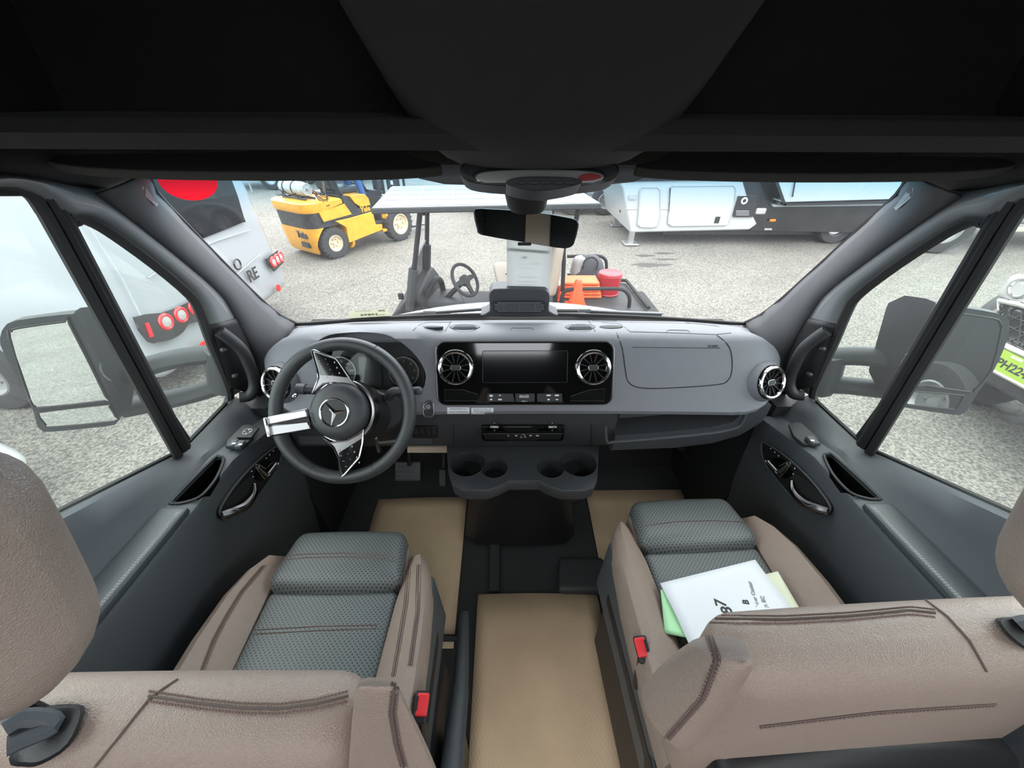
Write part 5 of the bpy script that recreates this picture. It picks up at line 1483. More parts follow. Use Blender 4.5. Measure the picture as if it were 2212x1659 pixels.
off = Matrix.Translation(fo_) @ Matrix.Rotation(fk.rotation_euler.z, 4, 'Z')
def lcut(o, cs):
    ORG.setdefault(o.name, Vector()); cut_local(o, cs)
def cut_local(o, cs):
    "cutters drawn in the local space of the thing"
    bpy.context.view_layer.update()
    for c in cs: c.v = [o.matrix_world @ Vector(v) for v in c.v]
    cut(o, cs)
cut_local(lowb, [MB().lathe([(.35, .26), (.35, .7)], frame((.03, 0, .28), (1, 0, 0), (0, 0, 1), (0, -1, 0)), 32), MB().lathe([(.35, -.7), (.35, -.26)], frame((.03, 0, .28), (1, 0, 0), (0, 0, 1), (0, -1, 0)), 32)])
FB(MB().loft([plan(-.545, .42, .53, .24, .575), plan(-.55, .42, .53, .24, .66), plan(-.565, .42, .53, .24, .88), plan(-.57, .42, .53, .24, .93)]), 'rear_grille', 'fork_black')
FB(MB().loft([plan(-.575, -.12, .545, .24, .905), plan(-.59, .0, .55, .24, .93), plan(-.60, .33, .56, .24, 1.02), plan(-.60, .32, .56, .24, 1.10), plan(-.57, .30, .53, .22, 1.13)]), 'engine_hood', 'yellow_paint')
FB(MB().hexa([(-.18, -.562, .70), (.47, -.562, .74), (.47, -.535, .74), (-.18, -.535, .70)], [(-.24, -.562, .90), (.36, -.565, 1.0), (.36, -.535, 1.0), (-.24, -.535, .90)]), 'hood_side_panel', 'yellow_paint')
cap = lambda x, z: (x, -.562, z)
def sidepoly(P, y0, y1, nm, mt, par=None, bev=.008):
    return FB(MB().ext([Vector((x, y0, z)) for x, z in P], (0, y1 - y0, 0)), nm, mt, par, bevel=bev)
# chassis side with wheel-arch front, step and black band
sidepoly([(.28, .22), (1.12, .30), (1.14, .40), (.98, .42), (.96, .70), (.40, .66), (.10, .66), (.30, .50)], -.555, .555, 'chassis_side', 'yellow_paint')
sidepoly([(-.2, .66), (.96, .70), (.95, .83), (.66, .83), (.52, 1.02), (.44, 1.16), (.33, 1.16), (.42, .80), (-.2, .74)], -.550, .550, 'black_band', 'fork_black', bev=.004)
sidepoly([(.52, 1.14), (.60, .96), (.72, .85), (.95, .85), (.93, 1.02), (.86, 1.12)], -.545, .545, 'seat_deck', 'yellow_paint')
sidepoly([(1.14, .30), (1.26, .30), (1.28, .62), (1.42, .86), (1.60, .90), (1.60, .86), (1.45, .78), (1.33, .56), (1.32, .25), (1.14, .25)], -.56, -.30, 'front_fender', 'yellow_paint')
sidepoly([(1.14, .30), (1.26, .30), (1.28, .62), (1.42, .86), (1.60, .90), (1.60, .86), (1.45, .78), (1.33, .56), (1.32, .25), (1.14, .25)], .30, .56, 'front_fender', 'yellow_paint')
sidepoly([(.96, .42), (1.30, .38), (1.30, .44), (.96, .48)], -.5, .5, 'floor_plate', 'fork_black')
sidepoly([(1.22, .44), (1.42, .44), (1.42, 1.1), (1.34, 1.1)], -.42, .42, 'front_cowl', 'fork_black')
FB(MB().box((.65, 0, .45), (1.6, .5, .3)), 'frame', 'fork_black')
SM = frame((.80, -.5515, .74), (1, 0, 0), (0, 0, 1), (0, -1, 0))
text('side_lettering', 'Yale', .13, SM, 'yellow_paint', fk, depth=.006, bold=.004, local=True)
text('rear_lettering', 'Yale', .18, frame((-.398, -.20, .46), (0, -1, 0), (.12, 0, .99), (-1, 0, 0)), 'fork_black', fk, depth=.02, bold=.004, local=True)
FB(MB().box((-.49, -.20, .28), (.08, .22, .09)), 'tow_slot', 'fork_black')
for x, y, r_, w, hb_ in ((0, -.46, .275, .20, .52), (0, .46, .275, .20, .52), (1.57, -.50, .335, .24, .60), (1.57, .50, .335, .24, .60)):
    wheel(fk, (x, y, r_), r_, w, (0, -1 if y < 0 else 1, 0), 'rim_cream', local=True, tread=22, hubc=hb_)
# overhead guard, mast, seat
for y in (-.46, .46):
    FB(MB().tube([(.46, y, 1.0), (.34, y, 1.35), (.22, y, 2.05)], .045, 4), 'guard_post', 'fork_black')
    FB(MB().tube([(1.30, y, 1.0), (1.22, y, 1.5), (1.05, y, 2.05)], .035, 4), 'guard_post', 'fork_black')
    FB(MB().tube([(.20, y, 2.06), (1.07, y, 2.06)], .035, 4), 'guard_rail', 'fork_black')
for x in (.25, .45, .65, .85, 1.05): FB(MB().box((x, 0, 2.07), (.04, .9, .04)), 'guard_bar', 'fork_black')
for y in (-.32, -.20, .20, .32): FB(MB().box((1.86, y, 1.15), (.11, .07, 2.1)), 'mast_rail', 'fork_black')
FB(MB().box((1.98, 0, .75), (.05, .95, .12)), 'carriage_bar', 'fork_black'); FB(MB().box((1.98, 0, .45), (.05, .95, .12)), 'carriage_bar', 'fork_black')
for y in (-.42, -.25, -.08, .08, .25, .42): FB(MB().box((2.0, y, 1.2), (.04, .035, .9)), 'load_backrest_bar', 'fork_black')
FB(MB().box((2.0, 0, 1.66), (.05, .95, .06)), 'load_backrest_top', 'fork_black')
for y in (-.28, .28): FB(MB().hexa([(2.0, y - .06, .12), (2.6, y - .05, .10), (2.6, y + .05, .10), (2.0, y + .06, .12)], [(2.0, y - .06, .17), (2.6, y - .05, .12), (2.6, y + .05, .12), (2.0, y + .06, .17)]), 'fork_blade', 'fork_black')
FB(MB().rbox((.70, 0, 1.20), (.50, .50, .14), .04), 'seat_cushion', 'fork_black')
FB(MB().rhex([(.40, -.24, 1.22), (.52, -.24, 1.22), (.40, .24, 1.22), (.52, .24, 1.22), (.30, -.22, 1.72), (.42, -.22, 1.72), (.30, .22, 1.72), (.42, .22, 1.72)], .05), 'seat_back', 'fork_black')
FB(MB().ring(.17, .015, frame((1.18, 0, 1.42), (0, 1, 0), (.5, 0, .866), (-.866, 0, .5)), 28, 8), 'steering_wheel', 'fork_black')
FB(MB().tube([(1.34, 0, 1.05), (1.18, 0, 1.42)], .03, 8), 'steering_column', 'fork_black')
FB(MB().rbox((1.40, -.30, 1.25), (.10, .16, .22), .02), 'lever_console', 'fork_black')
FB(MB().box((1.81, -.24, 1.22), (.01, .14, .10)), 'data_plate', 'white_print'); FB(MB().box((1.33, -.47, 1.0), (.01, .12, .08)), 'data_plate', 'white_print')
# gas cylinder lying across the hood
tk = thing('gas_cylinder', fo_, 'white gas cylinder strapped across the rear of the forklift', 'gas cylinder')
tk.rotation_euler = fk.rotation_euler
TB = lambda mb, nm, mt, **k: fsq(mb).build(nm, mt, tk, local=True, **k)
TM = frame((-.15, .50, 1.345), (1, 0, 0), (0, 0, 1), (0, -1, 0))
TB(MB().lathe([(.001, 0), (.08, .01), (.13, .04), (.15, .09), (.15, .66), (.135, .72), (.105, .745), (.105, .76)], TM, 32), 'cylinder_body', 'tank_white')
TB(MB().ring(.118, .012, TM @ Matrix.Translation((0, 0, .77)), 28, 6), 'cylinder_collar', 'tank_white')
TB(MB().lathe([(.03, .745), (.03, .80), (.001, .80)], TM, 12), 'cylinder_valve', 'steel')
for z in (.20, .46): TB(MB().ring(.152, .008, TM @ Matrix.Translation((0, 0, z)), 32, 6, .02), 'cylinder_strap', 'fork_black')
for x in (-.27, -.03): TB(MB().tube([(x, .42, 1.155), (x, -.30, 1.155)], .022, 6), 'cradle_rail', 'fork_black')
for y in (.30, -.10): TB(MB().tube(smooth([(-.33, y, 1.28), (-.28, y, 1.17), (-.15, y, 1.165), (-.02, y, 1.17), (.03, y, 1.28)], 3), .016, 6), 'cradle_bracket', 'fork_black')
for k in range(5):
    random.seed(30 + k)
    P = [(-.12 + .25 * t + random.uniform(-.03, .03), -.40 - .16 * math.sin(math.pi * t) + random.uniform(-.02, .02), 1.34 - .32 * math.sin(math.pi * t) * (1 - .12 * k) + .05 * k * t) for t in [i / 7 for i in range(8)]]
    TB(MB().tube(smooth(P, 4), .011, 6), 'gas_hose', 'hose_brown' if k % 2 else 'rubber')
for k in range(4):
    c = (-.40 + .02 * k, .36, 1.24); TB(MB().ring(.085 - .01 * k, .008, frame((-.36 + .02 * k, .38 - .03 * k, 1.235), (.8, .2, .5), (0, .9, .3), (.5, -.2, .8)), 20, 5), 'hose_coil', 'rubber')
# driver of the forklift, seated
dr = thing('person', fo_ + fdir * .7, 'person in blue jeans and hi-vis vest seated on the yellow forklift', 'person')
dr.location = fo_; dr.rotation_euler = fk.rotation_euler
def skin_body(name, V, E_, Rr, mt, parent, root=0):
    me = bpy.data.meshes.new(name); me.from_pydata(V, E_, [])
    o = bpy.data.objects.new(name, me); COL.objects.link(o)
    md = o.modifiers.new('skin', 'SKIN'); sv_ = me.skin_vertices[0].data
    for i, r_ in enumerate(Rr): sv_[i].radius = (r_, r_)
    sv_[root].use_root = True
    md.use_smooth_shade = True
    s2 = o.modifiers.new('sub', 'SUBSURF'); s2.levels = 2; s2.render_levels = 2
    bpy.context.view_layer.update()
    m2 = bpy.data.meshes.new_from_object(o.evaluated_get(bpy.context.evaluated_depsgraph_get()))
    bpy.data.objects.remove(o)
    m2.name = name
    for p in m2.polygons: p.use_smooth = True
    m2.materials.clear(); m2.materials.append(MATS[mt])
    o = bpy.data.objects.new(name, m2); COL.objects.link(o); o.parent = parent
    return o
mat('skin', (.45, .26, .18), .55)
V = [(.56, 0, 1.36), (.53, 0, 1.58), (.52, 0, 1.78), (.54, 0, 1.88), (.56, 0, 1.98), (.56, 0, 2.06),
     (.52, -.17, 1.76), (.68, -.24, 1.54), (.92, -.18, 1.46), (1.08, -.13, 1.47),
     (.52, .17, 1.76), (.68, .24, 1.54), (.92, .18, 1.46), (1.08, .13, 1.47),
     (.60, -.10, 1.33), (.98, -.17, 1.34), (1.10, -.18, .95), (1.12, -.18, .60), (1.24, -.19, .56),
     (.60, .10, 1.33), (.98, .17, 1.34), (1.10, .18, .95), (1.12, .18, .60), (1.24, .19, .56)]
E_ = [(0, 1), (1, 2), (2, 3), (3, 4), (4, 5), (2, 6), (6, 7), (7, 8), (8, 9), (2, 10), (10, 11), (11, 12), (12, 13), (0, 14), (14, 15), (15, 16), (16, 17), (17, 18), (0, 19), (19, 20), (20, 21), (21, 22), (22, 23)]
Rr = [.15, .15, .15, .06, .09, .08, .07, .05, .035, .04, .07, .05, .035, .04, .10, .085, .06, .045, .05, .10, .085, .06, .045, .05]
bd = skin_body('body', V, E_, Rr, 'denim', dr)
bd.data.materials.append(MATS['hi_vis']); bd.data.materials.append(MATS['skin']); bd.data.materials.append(MATS['fork_black'])
for p in bd.data.polygons:
    c = p.center
    if c.z > 1.88 or (c.x > .98 and 1.40 < c.z and abs(c.y) < .25): p.material_index = 2
    elif c.z > 1.44 and not (c.x > .75 and c.z < 1.40): p.material_index = 1
    elif c.z < .64: p.material_index = 3

# ---------- golf cart with a solar roof
mat('cart_black', (.014, .0145, .015), .6, spec=.25)
mat('cart_grey', (.038, .040, .042), .6, spec=.25)
mat('cart_beige', (.40, .34, .27), .6)
mat('cart_tube', (.012, .012, .013), .55, spec=.25)
mat('solar_cell', (.26, .265, .28), .6, spec=.2)
mat('solar_line', (.46, .46, .47), .6, spec=.2)
mat('orange', (.80, .075, .012), .5)
mat('orange_crate', (.75, .15, .03), .55)
mat('bucket_red', (.40, .004, .018), .4)
mat('bag_dark', (.045, .048, .06), .7, bump=.5, bscale=30)
mat('bag_white', (.40, .40, .40), .8)
mat('cart_screen', (.10, .08, .07), .2)
ct = thing('golf_cart', (-.2, 3.8, GZ), 'black golf cart with a solar panel roof parked in front of the windshield', 'golf cart')
a6 = R(6); cd, cn = Vector((math.cos(a6), math.sin(a6), 0)), Vector((-math.sin(a6), math.cos(a6), 0))
CA = Vector((-1.113, 3.239, 0))
cl_ = lambda x, y, z: CA + cd * x + cn * y + Vector((0, 0, z))
RF = [(0, 0), (1.86, 0.03), (1.86, 1.13), (0, 1.12)]
MB().hexa([cl_(x, y, .855) for x, y in RF], [cl_(x, y, .90) for x, y in RF]).build('roof_frame', 'cart_grey', ct, bevel=.01)
MB().hexa([cl_(x * .985 + .014, y * .98 + .01, .898) for x, y in RF], [cl_(x * .985 + .014, y * .98 + .01, .902) for x, y in RF]).build('solar_sheet', 'solar_line', ct)
for i in range(6):
    for j in range(4):
        x0, y0 = .05 + i * .295, .05 + j * .257
        MB().hexa([cl_(x0, y0, .898), cl_(x0 + .275, y0, .898), cl_(x0 + .275, y0 + .240, .898), cl_(x0, y0 + .240, .898)], [cl_(x0, y0, .906), cl_(x0 + .275, y0, .906), cl_(x0 + .275, y0 + .240, .906), cl_(x0, y0 + .240, .906)]).build('solar_cell', 'solar_cell', ct)
np_ = [at(908, 452, Y=3.36), at(897, 560, Y=3.38), at(885, 664, Y=3.4), at(882, 720, Y=3.4)]
MB().tube(np_, [.022, .022, .032, .032], 8).build('roof_post', 'cart_tube', ct)
MB().tube([at(893, 582, Y=3.375), at(885, 668, Y=3.395)], .042, 8).build('post_sleeve', 'cart_grey', ct)
fp_ = [at(923, 446, Y=4.28), at(922, 540, Y=4.28), at(921, 615, Y=4.28), at(921, 660, Y=4.28)]
MB().tube(fp_, [.024, .024, .034, .034], 8).build('roof_post', 'cart_tube', ct)
MB().tube([at(922, 528, Y=4.27), at(921, 600, Y=4.27)], .046, 8).build('post_sleeve', 'cart_grey', ct)
MB().tube([at(915, 462, Y=3.45), at(940, 448, Y=4.2)], .015, 6).build('roof_brace', 'cart_tube', ct)
q = [at(889, 575, Y=3.40), at(917, 520, Y=4.24), at(914, 640, Y=4.24), at(876, 660, Y=3.40)]
MB().add(q, [(0, 1, 2, 3)]).build('folded_screen', 'smoke_glass', ct, flat=True)
MB().tube([q[0], q[1]], .014, 6).build('screen_edge', 'bag_white', ct)
# cowl and dash
S = []
for y in (3.42, 3.6, 3.9, 4.2, 4.35):
    f_ = 1 if 3.45 < y < 4.3 else .9
    S.append([(-1.24, y, -.45), (-1.20, y, -.14 * f_), (-1.08, y, -.02 * f_), (-.98, y, .10 * f_), (-.90, y, .10 * f_), (-.84, y, .0), (-.76, y, -.30), (-.80, y, -.60), (-1.2, y, -.62)])
MB().loft(S).build('front_cowl', 'cart_black', ct, bevel=.02)
MB().rhex([at(905, 668, Y=3.5), at(1010, 668, Y=3.5), at(905, 640, Y=4.1), at(1000, 640, Y=4.1), at(905, 655, Y=3.5), at(1005, 655, Y=3.5), at(905, 622, Y=4.1), at(985, 622, Y=4.1)], .03).build('dash_tray', 'cart_grey', ct)
MB().tube(smooth([at(912, 655, Y=3.6), at(932, 615, Y=3.7), at(946, 602, Y=3.85), at(955, 615, Y=4.0), at(962, 655, Y=4.0)], 3), .03, 8).build('dash_arch', 'cart_black', ct)
for x, y in ((938, 648), (950, 652), (935, 660)):
    c = at(x, y, Y=3.75); MB().ring(.045, .012, Matrix.Translation(c), 20, 6).build('cup_ring', 'cart_black', ct)
MB().rbox(at(866, 640, Y=3.42), (.05, .03, .06), .01).build('charge_socket', 'cart_black', ct)
sc_, sn = at(1005, 605, Y=3.75), Vector((.72, -.42, .56)).normalized()
ux = Vector((0, 0, 1)).cross(sn).normalized(); vy = sn.cross(ux)
swm = frame(sc_, ux, vy, sn)
wh_ = MB().ring(.165, .017, swm, 36, 8).build('cart_steering_wheel', 'cart_grey', ct)
for a in (0, 180, 270):
    MB().hexa([(.03, -.03, -.01), (.155, -.018, -.01), (.155, .018, -.01), (.03, .03, -.01)], [(.03, -.03, .01), (.155, -.018, .01), (.155, .018, .01), (.03, .03, .01)], swm @ Matrix.Rotation(R(a), 4, 'Z')).build('wheel_spoke', 'cart_grey', wh_)
MB().lathe([(.055, -.03), (.055, .012), (.03, .02), (.001, .02)], swm, 20).build('wheel_hub', 'cart_grey', wh_)
MB().tube([sc_ - sn * .02, at(945, 664, Y=3.72)], .026, 8).build('cart_steering_column', 'cart_black', ct)
# seats, rear frame, bed
MB().rhex([cl_(1.02, .10, .0), cl_(1.45, .10, .0), cl_(1.02, 1.05, .0), cl_(1.45, 1.05, .0), cl_(1.0, .10, .14), cl_(1.45, .10, .12), cl_(1.0, 1.05, .14), cl_(1.45, 1.05, .12)], .06).build('seat_cushion', 'cart_beige', ct)
MB().rhex([cl_(1.46, .12, .05), cl_(1.56, .12, .05), cl_(1.46, 1.05, .05), cl_(1.56, 1.05, .05), cl_(1.52, .12, .55), cl_(1.61, .12, .55), cl_(1.52, 1.05, .55), cl_(1.61, 1.05, .55)], .045).build('seat_back', 'cart_beige', ct)
for y in (.16, 1.02):
    MB().tube(smooth([cl_(1.70, y, .86), cl_(1.68, y, .7), cl_(1.58, y, .45), cl_(1.55, y, .2), cl_(1.56, y, -.1)], 3), .022, 8).build('roof_post', 'cart_tube', ct)
    MB().tube(smooth([cl_(1.44, y, .50), cl_(1.52, y, .58), cl_(1.60, y, .50), cl_(1.62, y, .1)], 3), .02, 8).build('seat_frame', 'cart_tube', ct)
MB().tube(smooth([at(1070, 622, Y=3.95), at(1085, 600, Y=3.95), at(1110, 590, Y=3.95), at(1150, 590, Y=3.95)], 3), .018, 8).build('arm_rail', 'cart_tube', ct)
MB().tube([at(1222, 470, Y=4.2), at(1205, 560, Y=4.2), at(1200, 640, Y=4.2)], .022, 8).build('rear_strut', 'cart_tube', ct)
bz0 = -.02
bedP = [at(1205, 668, Z=bz0), at(1400, 672, Z=bz0), at(1352, 612, Z=bz0), at(1225, 600, Z=bz0)]
MB().ext(bedP, (0, 0, -.05)).build('cargo_bed', 'cart_grey', ct)
MB().tube([bedP[1] + Vector((0, 0, .03)), bedP[2] + Vector((0, 0, .03)), bedP[3] + Vector((0, 0, .03))], .02, 6).build('bed_edge', 'cart_black', ct)
MB().box((.35, 3.85, -.42), (2.4, .9, .5)).build('cart_body', 'cart_black', ct, bevel=.05)
n1 = at(1358, 664, Z=bz0); n0 = at(1212, 664, Z=bz0)
for (pts) in ([(1211, 668), (1213, 644), (1218, 632), (1232, 625), (1280, 624), (1335, 624), (1352, 630), (1360, 645), (1358, 668)],):
    MB().tube(smooth([at(x, y, Y=n0.y + (n1.y - n0.y) * (x - 1211) / 147) for x, y in pts], 3), .018, 8).build('bed_rail', 'cart_tube', ct)
f0 = at(1310, 600, Z=bz0).y
MB().tube(smooth([at(x, y, Y=f0 + .05) for x, y in ((1225, 554), (1260, 553), (1292, 553), (1305, 558), (1310, 570), (1309, 602))], 3), .018, 8).build('bed_rail', 'cart_tube', ct)
for x, y in ((-.85, 3.42), (1.35, 3.55), (-.85, 4.3), (1.35, 4.45)):
    wheel(ct, (x, y, GZ + .24), .24, .2, (0, -1, 0))
# load on the bed
def cone(px, top, bot, Y, lab):
    c0, c1 = at(px[0], bot, Y=Y), at(px[1], top, Y=Y)
    h = c1.z - c0.z
    t = thing('traffic_cone', c0, lab, 'traffic cone', 'traffic cones on the cart bed')
    k = (px[2] / 831) * (c0 - CP).length
    M = Matrix.Translation((c0.x, c0.y, bz0 + .002)); h = c1.z - bz0
    MB().lathe([(k * .95, .02), (k * .42, h * .88), (k * .36, h * .97), (k * .25, h), (.001, h)], M, 28).build('cone_body', 'orange', t)
    MB().rbox((c0.x, c0.y, bz0 + .012), (k * 2.2, k * 2.2, .02), .006).build('cone_base', 'orange', t)
yb = at(1248, 663, Z=bz0).y
cone((1244, 1249, 19), 604, 662, yb, 'tall bright orange traffic cone standing on the cart bed')
cone((1206, 1206, 7), 617, 655, yb + .15, 'narrow orange traffic cone at the left end of the cart bed')
y2 = at(1268, 645, Z=bz0).y
for k in range(5):
    c = at(1258, 664 - 10 * k, Y=y2 - .0); 
    z0 = bz0 + .002 + k * .034
    o = thing('orange_crate', (c.x, y2 + .05, z0), 'orange plastic ramp block, number %s from the bottom of the stack behind the tall cone' % ('one', 'two', 'three', 'four', 'five')[k], 'block', 'stacked orange blocks')
    MB().rbox((c.x - .01, y2 + .10, z0 + .016), (.38 - .008 * k, .22, .030), .010).build('block_body', 'orange_crate', o)
    for j in range(4): MB().rbox((c.x - .14 + j * .085, y2 - .012, z0 + .016), (.06, .012, .012), .003, n=1).build('block_recess', 'orange', o)
b0 = at(1306, 641, Z=bz0)
kb = (b0 - CP).length / 831
bk_ = thing('red_bucket', (b0.x, b0.y + .1, bz0), 'red plastic bucket upside down on the cart bed', 'bucket')
M = Matrix.Translation((b0.x + .045, b0.y + .08, bz0 + .003))
MB().lathe([(.105, 0), (.112, .012), (.106, .02), (.118, .20), (.118, .215), (.112, .222), (.10, .218), (.001, .216)], M, 32).build('bucket_wall', 'bucket_red', bk_)
MB().ring(.118, .006, M @ Matrix.Translation((0, 0, .20)), 32, 6).build('bucket_rim', 'bucket_red', bk_)
g0 = at(1268, 612, Z=bz0)
bg = thing('tote_bag', (g0.x, g0.y + .1, bz0), 'dark grey and white tote bag slumped between seat back and red bucket', 'bag')
MB().rhex([g0 + Vector((-.17, .0, .0)), g0 + Vector((.20, .0, .0)), g0 + Vector((-.17, .24, .0)), g0 + Vector((.20, .24, .0)), g0 + Vector((-.12, .06, .24)), g0 + Vector((.15, .05, .25)), g0 + Vector((-.10, .2, .25)), g0 + Vector((.14, .2, .24))], .06, (.02, .02, .03)).build('bag_body', 'bag_dark', bg)
MB().rhex([g0 + Vector((-.185, .02, .04)), g0 + Vector((-.05, .0, .10)), g0 + Vector((-.185, .20, .04)), g0 + Vector((-.05, .22, .10)), g0 + Vector((-.15, .06, .24)), g0 + Vector((-.02, .05, .27)), g0 + Vector((-.15, .2, .25)), g0 + Vector((-.02, .2, .27))], .05).build('bag_side', 'bag_white', bg)
MB().tube(smooth([g0 + Vector((-.06, -.01, .16)), g0 + Vector((-.05, .02, .24)), g0 + Vector((.03, .03, .275)), g0 + Vector((.09, .01, .23)), g0 + Vector((.08, -.015, .15))], 4), .009, 6).build('bag_handle', 'cart_black', bg)

# ---------- white fifth-wheel trailer with black body, right
TY = 8.3
tp = lambda x, y, Y=TY: at(x, y, Y=Y)
tr5 = thing('fifth_wheel_trailer', (5.2, 9.4, GZ), 'white and black fifth-wheel trailer parked across the right half of the windshield view', 'trailer')
def tpoly(P, y0, th, nm, mt, par=None, bev=.0, sm=0):
    w = [tp(x, y, TY) for x, y in P]
    if sm: w = smooth(w, sm, True)
    return MB().ext([Vector((p.x, TY + y0, p.z)) for p in w], (0, th, 0)).build(nm, mt, par or tr5, bevel=bev)
tpoly([(1345, 407), (1338, 394), (1340, 330), (1595, 330), (1605, 390), (1626, 464), (1636, 484), (1619, 497), (1361, 503), (1351, 440)], 0, 2.3, 'front_body', 'rv_white', bev=.03)
tpoly([(1600, 300), (1605, 390), (1626, 464), (1634, 484), (1622, 499), (1990, 505), (1990, 300)], .03, 2.2, 'main_body', 'black_paint')
tpoly([(1337, 392), (1340, 330), (1990, 300), (1990, 340), (1600, 340), (1604, 388)], -.03, .06, 'upper_black_band', 'black_paint')
for P in ([(1383, 412), (1388, 405), (1420, 405), (1426, 411), (1426, 470), (1420, 488), (1410, 491), (1384, 490), (1377, 485), (1379, 470)], [(1448, 406), (1453, 402), (1584, 401), (1589, 408), (1586, 440), (1575, 480), (1568, 486), (1450, 488), (1443, 482), (1445, 460)]):
    d_ = tpoly(P, -.02, .03, 'storage_door', 'rv_white')
    MB().tube([tp(x, y, TY - .02) for x, y in P], .016, 6, closed=True).build('door_seal', 'grey_seal', d_) if 'grey_seal' in MATS else None
mat('grey_seal', (.40, .41, .42), .6)
for P in ([(1383, 412), (1388, 405), (1420, 405), (1426, 411), (1426, 470), (1420, 488), (1410, 491), (1384, 490), (1377, 485), (1379, 470)], [(1448, 406), (1453, 402), (1584, 401), (1589, 408), (1586, 440), (1575, 480), (1568, 486), (1450, 488), (1443, 482), (1445, 460)]):
    MB().tube([tp(x, y, TY - .02) for x, y in P], .014, 6, closed=True).build('door_seal', 'grey_seal', tr5)
for x, y, w, h in ((1366, 426, 14, 8), (1549, 475, 10, 13)):
    MB().box(tp(x, y, TY - .02), (w * .0095, .02, h * .0095)).build('door_latch' if x > 1500 else 'name_plate', 'lamp_black' if x > 1500 else 'grey_seal', tr5)
MB().tube([tp(1352, 452), tp(1378, 452)], .01, 5).build('trim_line', 'grey_seal', tr5); MB().tube([tp(1426, 452), tp(1444, 452)], .01, 5).build('trim_line', 'grey_seal', tr5)
gp = tpoly([(1594, 423), (1634, 423), (1634, 428), (1628, 466), (1622, 468), (1583, 468), (1582, 464)], -.04, .05, 'vent_panel', 'lamp_black')
MB().ring(.05, .016, frame(tp(1608, 434, TY - .05), (1, 0, 0), (0, 0, 1), (0, -1, 0)), 20, 6).build('lock_ring', 'white_print', gp)
for k in range(3): MB().box(tp(1604, 456 + 4 * k, TY - .045), (.26, .012, .012)).build('vent_louvre', 'grey_seal', gp)
MB().rbox(tp(1643, 456, TY - .03), (.20, .08, .12), .03).build('side_lamp', 'lamp_clear', tr5)
MB().rbox(tp(1669, 476, TY - .02), (.12, .04, .05), .015).build('marker_lamp', 'amber', tr5)
for x in (1655, 1663): MB().box(tp(x, 495, TY), (.07, .03, .03)).build('plate_lamp', 'lamp_clear', tr5)
sl = tpoly([(1650, 330), (1655, 376), (1669, 410), (1673, 433), (1985, 424), (1985, 320)], -.25, .3, 'slide_out', 'rv_white', bev=.02)
tpoly([(1646, 330), (1652, 376), (1666, 412), (1676, 438), (1682, 438), (1670, 405), (1660, 376), (1655, 330)], -.27, .3, 'slide_seal', 'lamp_black')
tpoly([(1672, 434), (1985, 425), (1985, 432), (1676, 439)], -.27, .3, 'slide_seal', 'lamp_black')
tpoly([(1664, 440), (1676, 441), (1988, 434), (1988, 442), (1668, 446)], -.05, .1, 'white_stripe', 'rv_white')
MB().tube([tp(1727, 340, TY - .27), tp(1712, 425, TY - .27)], .012, 5).build('slide_seam', 'lamp_black', tr5)
for x, dy in ((1362, 0), (1330, 1.9)):
    g_ = at(1362, 530, Z=GZ) if not dy else at(1331, 489, Z=GZ)
    MB().box((g_.x, g_.y + .05, -.45), (.10, .10, .6)).build('landing_leg', 'steel', tr5)
    MB().rbox((g_.x, g_.y + .05, GZ + .03), (.30, .30, .05), .02).build('leg_foot', 'steel', tr5)
MB().box((6.5, 9.4, -.52), (6.4, 1.6, .16)).build('chassis', 'fork_black', tr5)
for x in (6.9, 7.8): wheel(tr5, (x, 8.55, GZ + .36), .36, .24, (0, -1, 0))
for x in (1310, 1318): pass
for y in (408, 432, 455): MB().rbox(at(1341, y, Y=8.9), (.05, .05, .07), .015).build('front_marker', 'lamp_black', tr5)
# ---------- ribbed white trailer behind it
rb = thing('utility_trailer', (1.2, 12.2, GZ), 'white ribbed travel trailer standing behind the rear-view mirror stem', 'trailer')
gq = at(1305, 466, Z=GZ)
MB().box((gq.x - 1.2, gq.y + 1.3, .55), (5.2, 2.2, 1.9)).build('body', 'rv_white', rb)
for k in range(7): MB().box((gq.x - 1.2, gq.y + .19, -.32 + k * .09), (5.2, .03, .035)).build('side_rib', 'grey_seal', rb)
wheel(rb, (gq.x, gq.y + .15, GZ + .36), .36, .25, (0, -1, 0)); wheel(rb, (gq.x - .85, gq.y + .15, GZ + .36), .36, .25, (0, -1, 0))
MB().tube(smooth([(gq.x - .42 + .95 * math.cos(a), gq.y + .12, -.40 + .52 * math.sin(a)) for a in [math.pi * k / 8 for k in range(9)]], 2), .035, 6).build('wheel_arch', 'grey_seal', rb)
